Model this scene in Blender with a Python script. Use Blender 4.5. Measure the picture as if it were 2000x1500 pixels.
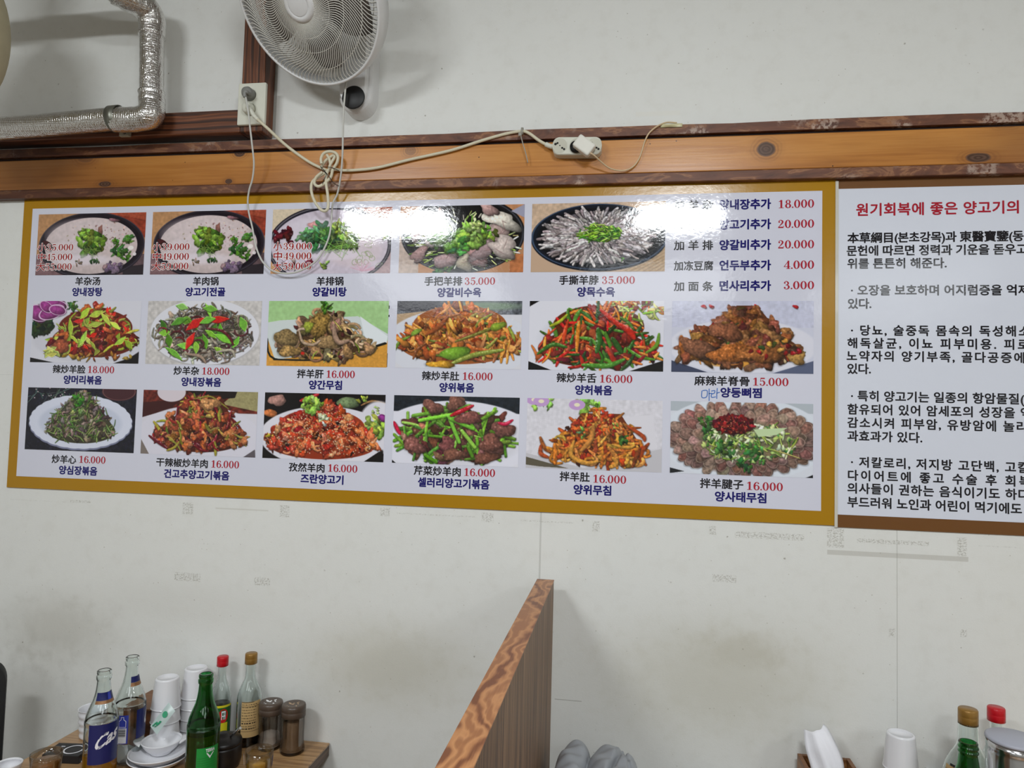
import bpy, bmesh, math, random
import numpy as np
from mathutils import Vector, Matrix

for _o in list(bpy.data.objects):
    bpy.data.objects.remove(_o, do_unlink=True)
SC = bpy.context.scene
COL = SC.collection

# ------------------------------------------------------------------ camera
F_PX = 1380.0                      # focal length for a 2000 px wide frame
D, H = 1.92, 1.66                  # camera distance from the wall, camera height
def _n(v):
    v = np.array(v, float); return v / np.linalg.norm(v)
_up = _n((713, -27110, F_PX)); _rt = _n((8835, 162, -F_PX)); _rt = _n(_rt - _up * _rt.dot(_up))
_in = np.cross(_rt, -_up)
RW = np.array([_rt, _in, _up])     # world = RW @ camera ray (x right, y down, z forward)
cam_d = bpy.data.cameras.new('camera'); cam = bpy.data.objects.new('camera', cam_d); COL.objects.link(cam)
cam_d.sensor_fit = 'HORIZONTAL'; cam_d.sensor_width = 36.0; cam_d.lens = 36.0 * F_PX / 2000.0
cam_d.clip_start = 0.02
_m = Matrix.Identity(4)
for _r in range(3):
    _m[_r][0] = RW[_r][0]; _m[_r][1] = -RW[_r][1]; _m[_r][2] = -RW[_r][2]
_m[0][3], _m[1][3], _m[2][3] = 0.0, -D, H
cam.matrix_world = _m
SC.camera = cam

def at(px, py, y=0.0):
    """world point seen at a photo pixel, on the vertical plane y"""
    r = RW @ np.array([px - 1000.0, py - 750.0, F_PX]); t = (D + y) / r[1]
    return Vector((r[0] * t, y, H + r[2] * t))
def on(px, py, z):
    """world point seen at a photo pixel, on the level plane z"""
    r = RW @ np.array([px - 1000.0, py - 750.0, F_PX]); t = (z - H) / r[2]
    return Vector((r[0] * t, r[1] * t - D, z))
def proj(p):
    v = RW.T @ np.array([p[0], p[1] + D, p[2] - H])
    return 1000 + F_PX * v[0] / v[2], 750 + F_PX * v[1] / v[2]

# ------------------------------------------------------------------ light
world = bpy.data.worlds.new('world'); SC.world = world; world.use_nodes = True
world.node_tree.nodes['Background'].inputs[0].default_value = (0.80, 0.86, 0.95, 1)
world.node_tree.nodes['Background'].inputs[1].default_value = 0.05
CEIL_Z = 3.0
def panel_light(x, y, w=0.62, d=0.3, power=60.0, tilt=26.0):
    l = bpy.data.lights.new('ceiling_and_fill_light', 'AREA'); l.shape = 'RECTANGLE'; l.size = w; l.size_y = d
    l.energy = power; l.color = (0.93, 0.975, 1.0)
    o = bpy.data.objects.new('ceiling_and_fill_light', l); COL.objects.link(o); o.location = (x, y, 2.85); o.rotation_euler = (math.radians(tilt), 0, 0)
    return o
for _x, _w, _p in ((-1.38, .62, 24.5), (0.29, .48, 25.5), (2.9, .62, 19)):
    panel_light(_x, -2.22, _w, .15, _p)
for _x, _p in ((-1.7, 17), (0.3, 18), (2.3, 17)):      # wide soft fill panels added at the unseen back of the room
    panel_light(_x, -4.4, 1.2, 1.2, _p, 10.0)
vs = SC.view_settings
vs.view_transform = 'Standard'; vs.look = 'None'; vs.gamma = 1.0; vs.use_curve_mapping = False
vs.exposure = 0.0
SC.cycles.use_denoising = True
SC.cycles.max_bounces = 20; SC.cycles.transmission_bounces = 18; SC.cycles.diffuse_bounces = 5; SC.cycles.transparent_max_bounces = 16

# ------------------------------------------------------------------ node helpers
def lin(c):
    out = []
    for v in c[:3]:
        v = v / 255.0
        out.append(v / 12.92 if v <= 0.04045 else ((v + 0.055) / 1.055) ** 2.4)
    return (out[0], out[1], out[2], 1.0)

class NT:
    def __init__(self, name):
        self.m = bpy.data.materials.new(name); self.m.use_nodes = True
        self.t = self.m.node_tree; self.b = self.t.nodes['Principled BSDF']
    def node(self, typ): return self.t.nodes.new(typ)
    def put(self, sock, v):
        if hasattr(v, 'is_output'): self.t.links.new(v, sock)
        elif v is not None: sock.default_value = v
    def math(self, op, a, b=None, clamp=False):
        n = self.node('ShaderNodeMath'); n.operation = op; n.use_clamp = clamp
        self.put(n.inputs[0], a)
        if b is not None: self.put(n.inputs[1], b)
        return n.outputs[0]
    def coords(self, scale=(1, 1, 1), loc=(0, 0, 0), rot=(0, 0, 0), kind='Object'):
        tc = self.node('ShaderNodeTexCoord'); mp = self.node('ShaderNodeMapping')
        self.t.links.new(tc.outputs[kind], mp.inputs[0])
        mp.inputs['Scale'].default_value = scale; mp.inputs['Location'].default_value = loc; mp.inputs['Rotation'].default_value = rot
        return mp.outputs[0]
    def noise(self, vec, scale=5, detail=4, rough=0.5, dist=0.0):
        n = self.node('ShaderNodeTexNoise'); self.put(n.inputs['Vector'], vec)
        n.inputs['Scale'].default_value = scale; n.inputs['Detail'].default_value = detail
        n.inputs['Roughness'].default_value = rough; n.inputs['Distortion'].default_value = dist
        return n.outputs['Fac']
    def wave(self, vec, scale=5, dist=3, detail=3, dscale=1.0, kind='BANDS', direction='X'):
        n = self.node('ShaderNodeTexWave'); n.wave_type = kind
        if kind == 'BANDS': n.bands_direction = direction
        else: n.rings_direction = direction
        self.put(n.inputs['Vector'], vec); n.inputs['Scale'].default_value = scale; n.inputs['Distortion'].default_value = dist
        n.inputs['Detail'].default_value = detail; n.inputs['Detail Scale'].default_value = dscale
        return n.outputs['Fac']
    def voronoi(self, vec, scale=5, feature='F1', rand=1.0):
        n = self.node('ShaderNodeTexVoronoi'); n.feature = feature; self.put(n.inputs['Vector'], vec)
        n.inputs['Scale'].default_value = scale; n.inputs['Randomness'].default_value = rand
        return n
    def maprange(self, v, a, b, c=0.0, d=1.0, smooth=True):
        n = self.node('ShaderNodeMapRange'); n.interpolation_type = 'SMOOTHSTEP' if smooth else 'LINEAR'
        self.put(n.inputs[0], v)
        for i, x in enumerate((a, b, c, d)): n.inputs[i + 1].default_value = x
        return n.outputs[0]
    def mix(self, fac, a, b, mode='MIX'):
        n = self.node('ShaderNodeMix'); n.data_type = 'RGBA'; n.blend_type = mode
        self.put(n.inputs[0], fac); self.put(n.inputs[6], a); self.put(n.inputs[7], b)
        return n.outputs[2]
    def ramp(self, fac, stops):
        n = self.node('ShaderNodeValToRGB'); self.put(n.inputs[0], fac)
        e = n.color_ramp.elements
        while len(e) < len(stops): e.new(0.5)
        for i, (p, c) in enumerate(stops): e[i].position = p; e[i].color = c
        return n.outputs[0]
    def sep(self, vec):
        n = self.node('ShaderNodeSeparateXYZ'); self.t.links.new(vec, n.inputs[0]); return n.outputs
    def bump(self, h, strength=0.2, dist=0.01):
        n = self.node('ShaderNodeBump'); self.put(n.inputs['Height'], h); n.inputs['Strength'].default_value = strength
        n.inputs['Distance'].default_value = dist; self.t.links.new(n.outputs[0], self.b.inputs['Normal'])
    def set(self, **k):
        names = dict(color='Base Color', rough='Roughness', metal='Metallic', trans='Transmission Weight', ior='IOR', coat='Coat Weight',
                     coat_rough='Coat Roughness', spec='Specular IOR Level', alpha='Alpha', sheen='Sheen Weight', sss='Subsurface Weight')
        for a, v in k.items(): self.put(self.b.inputs[names[a]], v)
        return self

def plain(name, c, rough=0.5, var=0.06, scale=30.0, bump=0.0, **k):
    """a plain material with slight procedural unevenness"""
    n = NT(name); v = n.coords(); f = n.noise(v, scale, 3)
    c = lin(c)
    dark = tuple(x * (1 - var) for x in c[:3]) + (1,); light = tuple(min(1, x * (1 + var)) for x in c[:3]) + (1,)
    n.set(color=n.mix(f, dark, light), rough=rough, **k)
    if bump: n.bump(n.noise(v, scale * 3, 4), bump, 0.002)
    return n.m

def glass(name, c, rough=0.02, ior=1.45):
    n = NT(name); v = n.coords(); f = n.noise(v, 14, 2)
    n.set(color=n.mix(n.math('MULTIPLY', f, 0.06), lin(c), (1, 1, 1, 1)), rough=rough, trans=1.0, ior=ior)
    return n.m

def thin_glass(name, c, edge, gloss=0.06):
    """thin clear walls: mostly let through, darker and shinier where seen edge on"""
    n = NT(name); t = n.t; out = t.nodes['Material Output']; t.nodes.remove(n.b)
    lw = n.node('ShaderNodeLayerWeight'); lw.inputs[0].default_value = 0.35
    tr = n.node('ShaderNodeBsdfTransparent'); gl = n.node('ShaderNodeBsdfGlossy'); gl.inputs['Roughness'].default_value = .03
    f = n.maprange(lw.outputs['Facing'], .55, 1.0); v = n.noise(n.coords(), 20, 2)
    t.links.new(n.mix(n.math('MULTIPLY', f, n.math('ADD', n.math('MULTIPLY', v, .2), .8)), lin(c), lin(edge)), tr.inputs[0])
    mx = n.node('ShaderNodeMixShader'); t.links.new(n.math('ADD', n.math('MULTIPLY', lw.outputs['Fresnel'], .6), gloss * .3), mx.inputs[0])
    t.links.new(tr.outputs[0], mx.inputs[1]); t.links.new(gl.outputs[0], mx.inputs[2]); t.links.new(mx.outputs[0], out.inputs[0])
    return n.m

def wood(name, stops, axis='X', grain=9.0, stretch=0.09, band=6.0, dist=5.0, fine=0.25, rough=0.45, bump=0.12, coat=0.0, streak=(0.35, 0.65), wavew=0.6):
    n = NT(name)
    sc = {'X': (stretch, 1, 1), 'Y': (1, stretch, 1), 'Z': (1, 1, stretch)}[axis]
    v = n.coords(scale=sc)
    d = {'X': 'Z', 'Y': 'X', 'Z': 'X'}[axis]
    w = n.wave(v, band, dist, 3, 1.4, 'BANDS', d)
    g = n.noise(v, grain, 6, 0.6, 0.6)
    fsc = {'X': (0.03, 1, 1), 'Y': (1, 0.03, 1), 'Z': (1, 1, 0.03)}[axis]
    fn = n.noise(n.coords(scale=fsc), 160, 3, 0.6)
    f = n.math('ADD', n.math('MULTIPLY', w, wavew), n.math('MULTIPLY', g, 1 - wavew))
    f = n.math('ADD', n.math('MULTIPLY', f, 1 - fine), n.math('MULTIPLY', n.maprange(fn, *streak), fine))
    n.f = f; n.v = v; n.fn = fn
    n.col = n.ramp(f, stops)
    n.set(color=n.col, rough=rough, coat=coat)
    n.bump(f, bump, 0.003)
    return n

# ------------------------------------------------------------------ mesh helpers
def bm_new(): return bmesh.new()

def add_box(bm, x0, x1, y0, y1, z0, z1, bevel=0.0, seg=2, mat=0, M=None):
    t = bmesh.new(); bmesh.ops.create_cube(t, size=1.0)
    for v in t.verts:
        v.co = Vector(((x0 + x1) / 2 + v.co.x * (x1 - x0), (y0 + y1) / 2 + v.co.y * (y1 - y0), (z0 + z1) / 2 + v.co.z * (z1 - z0)))
    if bevel > 0:
        bmesh.ops.bevel(t, geom=list(t.edges), offset=bevel, segments=seg, affect='EDGES', profile=0.5)
    merge(bm, t, mat, M)

def merge(bm, t, mat=0, M=None):
    mp = {}
    for v in t.verts: mp[v] = bm.verts.new(M @ v.co if M is not None else v.co)
    for f in t.faces:
        try:
            nf = bm.faces.new([mp[v] for v in f.verts]); nf.material_index = mat; nf.smooth = f.smooth
        except ValueError: pass
    t.free()

def add_lathe(bm, prof, seg=40, M=None, mat=0, smooth=True, close=False, arc=None, sx=1.0):
    """turn a profile [(r, z), ...] about z"""
    rings = []
    full = arc is None
    a0, a1 = (0.0, 2 * math.pi) if full else arc
    n = seg if full else seg + 1
    for r, z in prof:
        if r < 1e-6 and full:
            p = Vector((0, 0, z)); rings.append([bm.verts.new(M @ p if M is not None else p)])
        else:
            ring = []
            for i in range(n):
                a = a0 + (a1 - a0) * i / seg
                p = Vector((r * math.cos(a) * sx, r * math.sin(a), z)); ring.append(bm.verts.new(M @ p if M is not None else p))
            rings.append(ring)
    if close: rings.append(rings[0])
    for A, B in zip(rings, rings[1:]):
        for i in range(seg):
            j = (i + 1) % n if full else i + 1
            a = [A[0], A[0]] if len(A) == 1 else [A[i], A[j]]
            b = [B[0], B[0]] if len(B) == 1 else [B[i], B[j]]
            vs_ = [a[0]] + ([a[1]] if a[1] is not a[0] else []) + ([b[1]] if b[1] is not b[0] else []) + [b[0]]
            if len(vs_) < 3: continue
            try:
                f = bm.faces.new(vs_); f.material_index = mat; f.smooth = smooth
            except ValueError: pass

def catmull(pts, k=6):
    pts = [Vector(p) for p in pts]; out = []
    for i in range(len(pts) - 1):
        p0 = pts[max(i - 1, 0)]; p1 = pts[i]; p2 = pts[i + 1]; p3 = pts[min(i + 2, len(pts) - 1)]
        for j in range(k):
            t = j / k
            out.append(0.5 * ((2 * p1) + (p2 - p0) * t + (2 * p0 - 5 * p1 + 4 * p2 - p3) * t * t + (3 * p1 - p0 - 3 * p2 + p3) * t ** 3))
    out.append(pts[-1]); return out

def add_tube(bm, path, r, seg=10, mat=0, cap=True, radii=None):
    path = [Vector(p) for p in path]; prev = None; rings = []
    for i, p in enumerate(path):
        t = (path[min(i + 1, len(path) - 1)] - path[max(i - 1, 0)])
        t = t.normalized() if t.length > 1e-9 else Vector((0, 0, 1))
        if prev is None:
            u = t.cross(Vector((0, 0, 1)));
            if u.length < 1e-3: u = t.cross(Vector((1, 0, 0)))
        else:
            u = prev - t * prev.dot(t)
        u.normalize(); prev = u; w = t.cross(u)
        rr = radii[i] if radii else r
        rings.append([bm.verts.new(p + (u * math.cos(2 * math.pi * k / seg) + w * math.sin(2 * math.pi * k / seg)) * rr) for k in range(seg)])
    for A, B in zip(rings, rings[1:]):
        for k in range(seg):
            f = bm.faces.new((A[k], A[(k + 1) % seg], B[(k + 1) % seg], B[k])); f.smooth = True; f.material_index = mat
    if cap:
        for R_ in (rings[0][::-1], rings[-1]):
            f = bm.faces.new(R_); f.material_index = mat

def add_prism(bm, pts, axis_vec, mat=0):
    """extrude a polygon of 3-D points by a vector"""
    n = len(pts); a = [bm.verts.new(Vector(p)) for p in pts]; b = [bm.verts.new(Vector(p) + Vector(axis_vec)) for p in pts]
    for f in (a[::-1], b): bm.faces.new(f).material_index = mat
    for i in range(n): bm.faces.new((a[i], a[(i + 1) % n], b[(i + 1) % n], b[i])).material_index = mat

ROOTLOC = {}
def part(name, bm, mats, parent=None, world=False, recalc=True, smooth=None):
    """link one bmesh as one mesh object; with world=True its coordinates are world ones and the parent's place is taken off"""
    if world and parent is not None:
        off = ROOTLOC[parent.name]
        for v in bm.verts: v.co -= off
    if recalc: bmesh.ops.recalc_face_normals(bm, faces=list(bm.faces))
    me = bpy.data.meshes.new(name); bm.to_mesh(me); bm.free()
    if smooth is not None:
        for p in me.polygons: p.use_smooth = smooth
    for m in (mats if isinstance(mats, (list, tuple)) else [mats]): me.materials.append(m)
    o = bpy.data.objects.new(name, me); COL.objects.link(o)
    if parent is not None:
        o.parent = parent; ROOTLOC[o.name] = ROOTLOC.get(parent.name, Vector((0, 0, 0)))
    return o

def thing(name, label, cat, loc=(0, 0, 0), group=None):
    o = bpy.data.objects.new(name, None); COL.objects.link(o); o.location = loc
    o.empty_display_size = 0.05; o['label'] = label; o['category'] = cat
    if group: o['group'] = group
    ROOTLOC[o.name] = Vector(loc); return o

def tag(o, label, cat, group=None, loc=None):
    """make a single-mesh object a thing; loc moves its origin there"""
    o['label'] = label; o['category'] = cat
    if group: o['group'] = group
    if loc is not None:
        loc = Vector(loc); o.data.transform(Matrix.Translation(-loc)); o.location = loc
    return o

def struct(name, bm, m, parent=None):
    o = part(name, bm, m, parent)
    if parent is None: o['kind'] = 'structure'
    return o

def dup(root, loc, label=None, group=None, rotz=0.0):
    r = root.copy(); COL.objects.link(r); r.location = loc; r.rotation_euler = (0, 0, rotz)
    if label: r['label'] = label
    if group: r['group'] = group
    for ch in list(root.children):
        c = ch.copy(); COL.objects.link(c); c.parent = r
        for g in list(ch.children):
            d_ = g.copy(); COL.objects.link(d_); d_.parent = c
    return r
# ------------------------------------------------------------------ the room
X0, X1, YF = -3.3, 3.4, -5.6
def wall_material():
    n = NT('painted_wallpaper'); v = n.coords()
    x, y, z = n.sep(v)
    fine = n.noise(v, 260, 4, 0.7); med = n.noise(v, 22, 5, 0.6); big = n.noise(v, 2.2, 3)
    col = n.mix(n.math('MULTIPLY', big, 0.5), lin((228, 229, 226)), lin((217, 217, 211)))
    col = n.mix(n.math('MULTIPLY', n.maprange(med, 0.45, 0.75), 0.16), col, lin((198, 195, 185)))
    # soft grime patches with a place of their own
    def grime(px, py, rx, rz, amount, c):
        nonlocal col
        p = at(px, py)
        dx = n.math('DIVIDE', n.math('SUBTRACT', x, p.x), rx); dz = n.math('DIVIDE', n.math('SUBTRACT', z, p.z), rz)
        d = n.math('SQRT', n.math('ADD', n.math('MULTIPLY', dx, dx), n.math('MULTIPLY', dz, dz)))
        d = n.math('ADD', d, n.math('MULTIPLY', n.math('SUBTRACT', med, 0.5), 0.9))
        k = n.math('MULTIPLY', n.maprange(d, 1.0, 0.1), amount)
        col = n.mix(k, col, lin(c))
    grime(1400, 1330, 0.46, 0.24, 0.40, (176, 170, 146)); grime(760, 1300, 0.36, 0.18, 0.40, (178, 172, 148))
    grime(110, 1230, 0.30, 0.16, 0.36, (150, 143, 126)); grime(60, 1380, 0.25, 0.25, 0.35, (150, 146, 136))
    grime(1450, 1270, 0.18, 0.07, 0.3, (178, 172, 152)); grime(350, 1180, 0.4, 0.1, 0.15, (180, 175, 165))
    # torn tape and glue left on the paper
    scr = n.noise(n.coords(scale=(1, 1, 1.6)), 190, 3, 0.75)
    def smear(px0, py0, px1, py1, amount=0.55, th=0.5, c=(150, 146, 134), lo=0.05, feather=0.004):
        nonlocal col
        a, b = at(px0, py0), at(px1, py1)
        cx, cz, hx, hz = (a.x + b.x) / 2, (a.z + b.z) / 2, abs(b.x - a.x) / 2, abs(b.z - a.z) / 2
        ex = n.math('SUBTRACT', n.math('ABSOLUTE', n.math('SUBTRACT', x, cx)), hx)
        ez = n.math('SUBTRACT', n.math('ABSOLUTE', n.math('SUBTRACT', z, cz)), hz)
        e = n.maprange(n.math('MAXIMUM', ex, ez), 0.0, -feather)
        k = n.math('MULTIPLY', n.math('MULTIPLY', e, n.maprange(scr, th, th + lo)), amount)
        col = n.mix(k, col, lin(c))
    for a in [(20, 974, 130, 982), (136, 975, 178, 984), (200, 984, 352, 992), (356, 980, 378, 1006), (546, 985, 566, 1012), (590, 996, 690, 1000), (742, 990, 762, 1010),
              (774, 1000, 930, 1012), (940, 1000, 965, 1022), (1015, 1014, 1122, 1024), (1156, 1016, 1172, 1040), (1180, 1028, 1392, 1040), (1384, 1026, 1400, 1046),
              (1434, 1036, 1572, 1058), (1614, 1030, 1650, 1072), (1672, 1050, 1816, 1068), (1868, 1048, 1890, 1088), (1910, 1064, 1998, 1072),
              (340, 1116, 392, 1138), (496, 1126, 528, 1146), (1390, 1120, 1440, 1140), (1735, 1226, 1750, 1246), (1874, 1228, 1890, 1246)]:
        smear(*a)
    smear(1615, 1073, 1892, 1098, 0.5, -.1, (176, 173, 164), .02, .0015); smear(420, 990, 525, 1000, 0.4, 0.2, (170, 166, 150))
    smear(478, 1014, 550, 1017, 0.6, 0.3, (140, 136, 124)); smear(1240, 218, 1330, 226, 0.3, 0.1, (225, 222, 210))
    # paper seams
    for a in [(1054.8, 1000, 1055.5, 1131, .3), (1751.3, 1035, 1753.1, 1426, .8), (0, 731, 26, 732.2, .4), (1083, 1366.3, 1136, 1369.0, .5), (536, 60, 537.5, 270, .6)]:
        smear(a[0], a[1], a[2], a[3], a[4], 0.2, (120, 118, 108), .2, .0006)
    # specks of grease
    for sc, th, c, am in ((21, 0.07, (112, 104, 86), 0.6), (37, 0.075, (128, 120, 100), 0.5), (9, 0.022, (70, 66, 56), 0.5), (60, .11, (150, 142, 122), .5)):
        vo = n.voronoi(v, sc); cc = n.sep(vo.outputs['Color'])
        gate = n.math('MULTIPLY', n.maprange(cc[0], 0.70, 0.74), n.maprange(n.noise(v, 3.1 + sc * .05, 3, .6), .40, .54))
        s = n.maprange(n.math('ADD', vo.outputs['Distance'], n.math('MULTIPLY', n.math('SUBTRACT', fine, 0.5), 0.16)), th, th * 0.4)
        col = n.mix(n.math('MULTIPLY', n.math('MULTIPLY', s, gate), am), col, lin(c))
    n.set(color=col, rough=0.62, spec=0.3)
    n.bump(n.math('ADD', n.math('MULTIPLY', fine, 0.5), med), 0.18, 0.003)
    return n.m

M_WALL = wall_material()
M_WALL2 = plain('plain_wall_paint', (226, 226, 222), 0.7, 0.03, 4)
M_CEIL = plain('ceiling_paint', (205, 204, 200), 0.8, 0.03, 6, 0.05)
M_FLOOR = wood('dull_floor', [(0.2, lin((96, 78, 60))), (0.8, lin((140, 118, 92)))], 'Y', 6, 0.1, 3, 3, 0.2, 0.4).m
bm = bm_new(); add_box(bm, X0, X1, 0, 0.1, 0, CEIL_Z); struct('wall_back', bm, M_WALL)
bm = bm_new(); add_box(bm, X0 - 0.1, X0, YF, 0.1, 0, CEIL_Z); struct('wall_left', bm, M_WALL2)
bm = bm_new(); add_box(bm, X1, X1 + 0.1, YF, 0.1, 0, CEIL_Z); struct('wall_right', bm, M_WALL2)
bm = bm_new(); add_box(bm, X0, X1, YF - 0.1, YF, 0, CEIL_Z); struct('wall_front', bm, M_WALL2)
bm = bm_new(); add_box(bm, X0, X1, YF, 0.1, -0.1, 0); struct('floor', bm, M_FLOOR)
bm = bm_new(); add_box(bm, X0, X1, YF, 0.1, CEIL_Z, CEIL_Z + 0.1); struct('ceiling', bm, M_CEIL)

# ------------------------------------------------------------------ the beam and the dark timbers
def beam_face_material():
    n = wood('pine_beam_face', [(0.2, lin((158, 98, 40))), (0.45, lin((188, 124, 56))), (0.62, lin((200, 138, 68))), (0.85, lin((172, 108, 46)))],
             'X', 5, 0.16, 2.2, 9, 0.16, 0.26, 0.06, 0.35, wavew=0.35)
    x, y, z = n.sep(n.node('ShaderNodeNewGeometry').outputs['Position']); wob = n.noise(n.coords(), 30, 3)
    col = n.col
    # darker stretches of the board
    big = n.noise(n.coords(scale=(1.2, 1, 3.0)), 1.3, 3)
    col = n.mix(n.maprange(big, 0.5, 0.75, 0, 0.45), col, lin((112, 66, 34)))
    pale = n.noise(n.coords(scale=(0.6, 1, 1.0), loc=(3.1, 0, 0)), 2.2, 4)
    col = n.mix(n.maprange(pale, 0.55, 0.75, 0, 0.5), col, lin((205, 160, 112)))
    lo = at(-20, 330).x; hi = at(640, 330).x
    col = n.mix(n.maprange(x, hi, lo, 0, 0.55, False), col, lin((104, 60, 26)))  # left end toned down in colour: darker stain plus the dimmer light there
    for px, py, rx, rz in ((1493, 297, .024, .021), (476, 303, .019, .014), (455, 359, .012, .008), (215, 364, .024, .009), (1953, 244, .026, .014), (1903, 314, .030, .013), (1148, 312, .030, .016), (806, 300, .018, .014), (178, 310, .03, .02)):
        p = at(px, py)
        dx = n.math('DIVIDE', n.math('SUBTRACT', x, p.x), rx); dz = n.math('DIVIDE', n.math('SUBTRACT', z, p.z), rz)
        d = n.math('SQRT', n.math('ADD', n.math('MULTIPLY', dx, dx), n.math('MULTIPLY', dz, dz)))
        d = n.math('ADD', d, n.math('MULTIPLY', n.math('SUBTRACT', wob, 0.5), 0.5))
        ring = n.math('MULTIPLY', n.math('ADD', n.math('SINE', n.math('MULTIPLY', d, 16.0)), 1.0), 0.5)
        halo = n.maprange(d, 2.3, 0.9, 0, 0.6)
        strong = 0.35 if px in (806, 178, 1148) else 0.92
        col = n.mix(n.math('MULTIPLY', halo, n.math('ADD', n.math('MULTIPLY', ring, 0.5), 0.3)), col, lin((110, 62, 30)))
        col = n.mix(n.maprange(d, 1.05, 0.8, 0, strong), col, n.mix(ring, lin((48, 30, 22)), lin((92, 66, 54))))
    vo = n.voronoi(n.coords(), 30); cc = n.sep(vo.outputs['Color'])
    col = n.mix(n.math('MULTIPLY', n.maprange(vo.outputs['Distance'], .07, .03), n.maprange(cc[0], .7, .72)), col, lin((52, 32, 18)))
    n.set(color=col); return n.m
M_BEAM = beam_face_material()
def strip_mat(name, seed):
    n = NT(name); v = n.coords(scale=(0.28, 1, 1), loc=(seed, 0, seed))
    a = n.noise(v, 26, 4, 0.6, 1.5); b = n.noise(n.coords(scale=(0.05, 1, 1)), 140, 3)
    col = n.ramp(a, [(0.30, lin((78, 40, 24))), (0.52, lin((112, 66, 42))), (0.58, lin((150, 102, 66))), (0.64, lin((108, 62, 36))), (0.8, lin((136, 86, 52)))])
    col = n.mix(n.maprange(b, 0.4, 0.7, 0, 0.3), col, lin((70, 38, 22)))
    pe = n.noise(n.coords(scale=(1, 1, 1), loc=(seed, 2, 0)), 7, 3); fl = n.noise(n.coords(), 90, 4, 0.7)
    k = n.math('MULTIPLY', n.maprange(pe, 0.58, 0.66), n.maprange(fl, 0.42, 0.56))
    col = n.mix(n.math('MULTIPLY', k, 0.55), col, lin((206, 186, 170)))
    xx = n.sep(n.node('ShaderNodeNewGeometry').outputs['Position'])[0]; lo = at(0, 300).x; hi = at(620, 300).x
    col = n.mix(n.maprange(xx, hi, lo, 0, 0.6, False), col, lin((56, 28, 16)))  # strips darken leftwards too, stain and weaker light both put into the colour
    n.set(color=col, rough=0.5); n.bump(a, 0.15, 0.003); return n.m
M_STRIP = strip_mat('beam_strip_wood', 1.7); M_STRIP2 = strip_mat('beam_lower_strip_wood', 5.3)
M_GAP = plain('beam_groove_dark', (40, 22, 14), 0.8)
zb0, zb1, zb2, zb3, zb4 = H + .3400 * D, H + .3545 * D, H + .4035 * D, H + .4085 * D, H + .4215 * D
yb = -0.022
def wavy_strip(bm, x0, x1, y0, y1, z0, z1, amp, seed):
    rng = random.Random(seed); nseg = 60; rows = []
    for i in range(nseg + 1):
        x = x0 + (x1 - x0) * i / nseg
        dz = amp * (math.sin(x * 7 + seed) * 0.5 + math.sin(x * 17 + 2 * seed) * 0.35 + rng.uniform(-.25, .25))
        rows.append([bm.verts.new((x, y, z)) for y, z in ((y0, z0), (y1, z0), (y1, z1 + dz), (y0, z1 + dz))])
    for A, B in zip(rows, rows[1:]):
        for k in range(4): bm.faces.new((A[k], A[(k + 1) % 4], B[(k + 1) % 4], B[k]))
    bm.faces.new(rows[0]); bm.faces.new(rows[-1][::-1])
root = thing('trim_1', 'orange pine beam running along the wall above the menu board', 'beam', (0, 0, zb0)); root['kind'] = 'structure'
k = 0.98   # the front faces stand a little proud of the wall, so their true heights are a touch lower
def zz(z): return H + (z - H) * (D + yb) / D
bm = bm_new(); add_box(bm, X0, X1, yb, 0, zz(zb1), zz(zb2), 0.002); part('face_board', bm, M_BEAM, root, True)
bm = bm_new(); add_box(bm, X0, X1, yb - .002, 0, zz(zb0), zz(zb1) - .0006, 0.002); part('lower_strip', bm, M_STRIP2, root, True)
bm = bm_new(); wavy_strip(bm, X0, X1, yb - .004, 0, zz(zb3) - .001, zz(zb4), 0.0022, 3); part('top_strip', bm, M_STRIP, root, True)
bm = bm_new(); add_box(bm, X0, X1, yb + .010, 0, zz(zb2), zz(zb3)); part('groove', bm, M_GAP, root, True)

M_DARKW = wood('dark_stained_timber', [(0.25, lin((52, 26, 14))), (0.45, lin((92, 50, 28))), (0.55, lin((128, 76, 46))), (0.7, lin((84, 44, 24))), (0.9, lin((120, 70, 40)))],
               'X', 12, 0.10, 14, 5, 0.15, 0.45, 0.2).m
M_DARKWV = wood('dark_stained_timber_upright', [(0.25, lin((56, 30, 17))), (0.45, lin((96, 54, 32))), (0.55, lin((132, 80, 50))), (0.7, lin((86, 46, 26))), (0.9, lin((122, 72, 42)))],
                'Z', 12, 0.10, 14, 5, 0.15, 0.45, 0.2).m
pf = 0.06
zt0 = at(515, 256, -pf).z; xr = -1.0385; xl = at(475, 100, -pf).x
bm = bm_new(); add_box(bm, X0, xl, -pf, 0, zt0, at(460, 214, -pf).z, 0.003); struct('trim_2', bm, M_DARKW)
bm = bm_new(); add_box(bm, xl, xr, -pf, 0, zt0, CEIL_Z, 0.003); struct('trim_3', bm, M_DARKWV)
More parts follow.
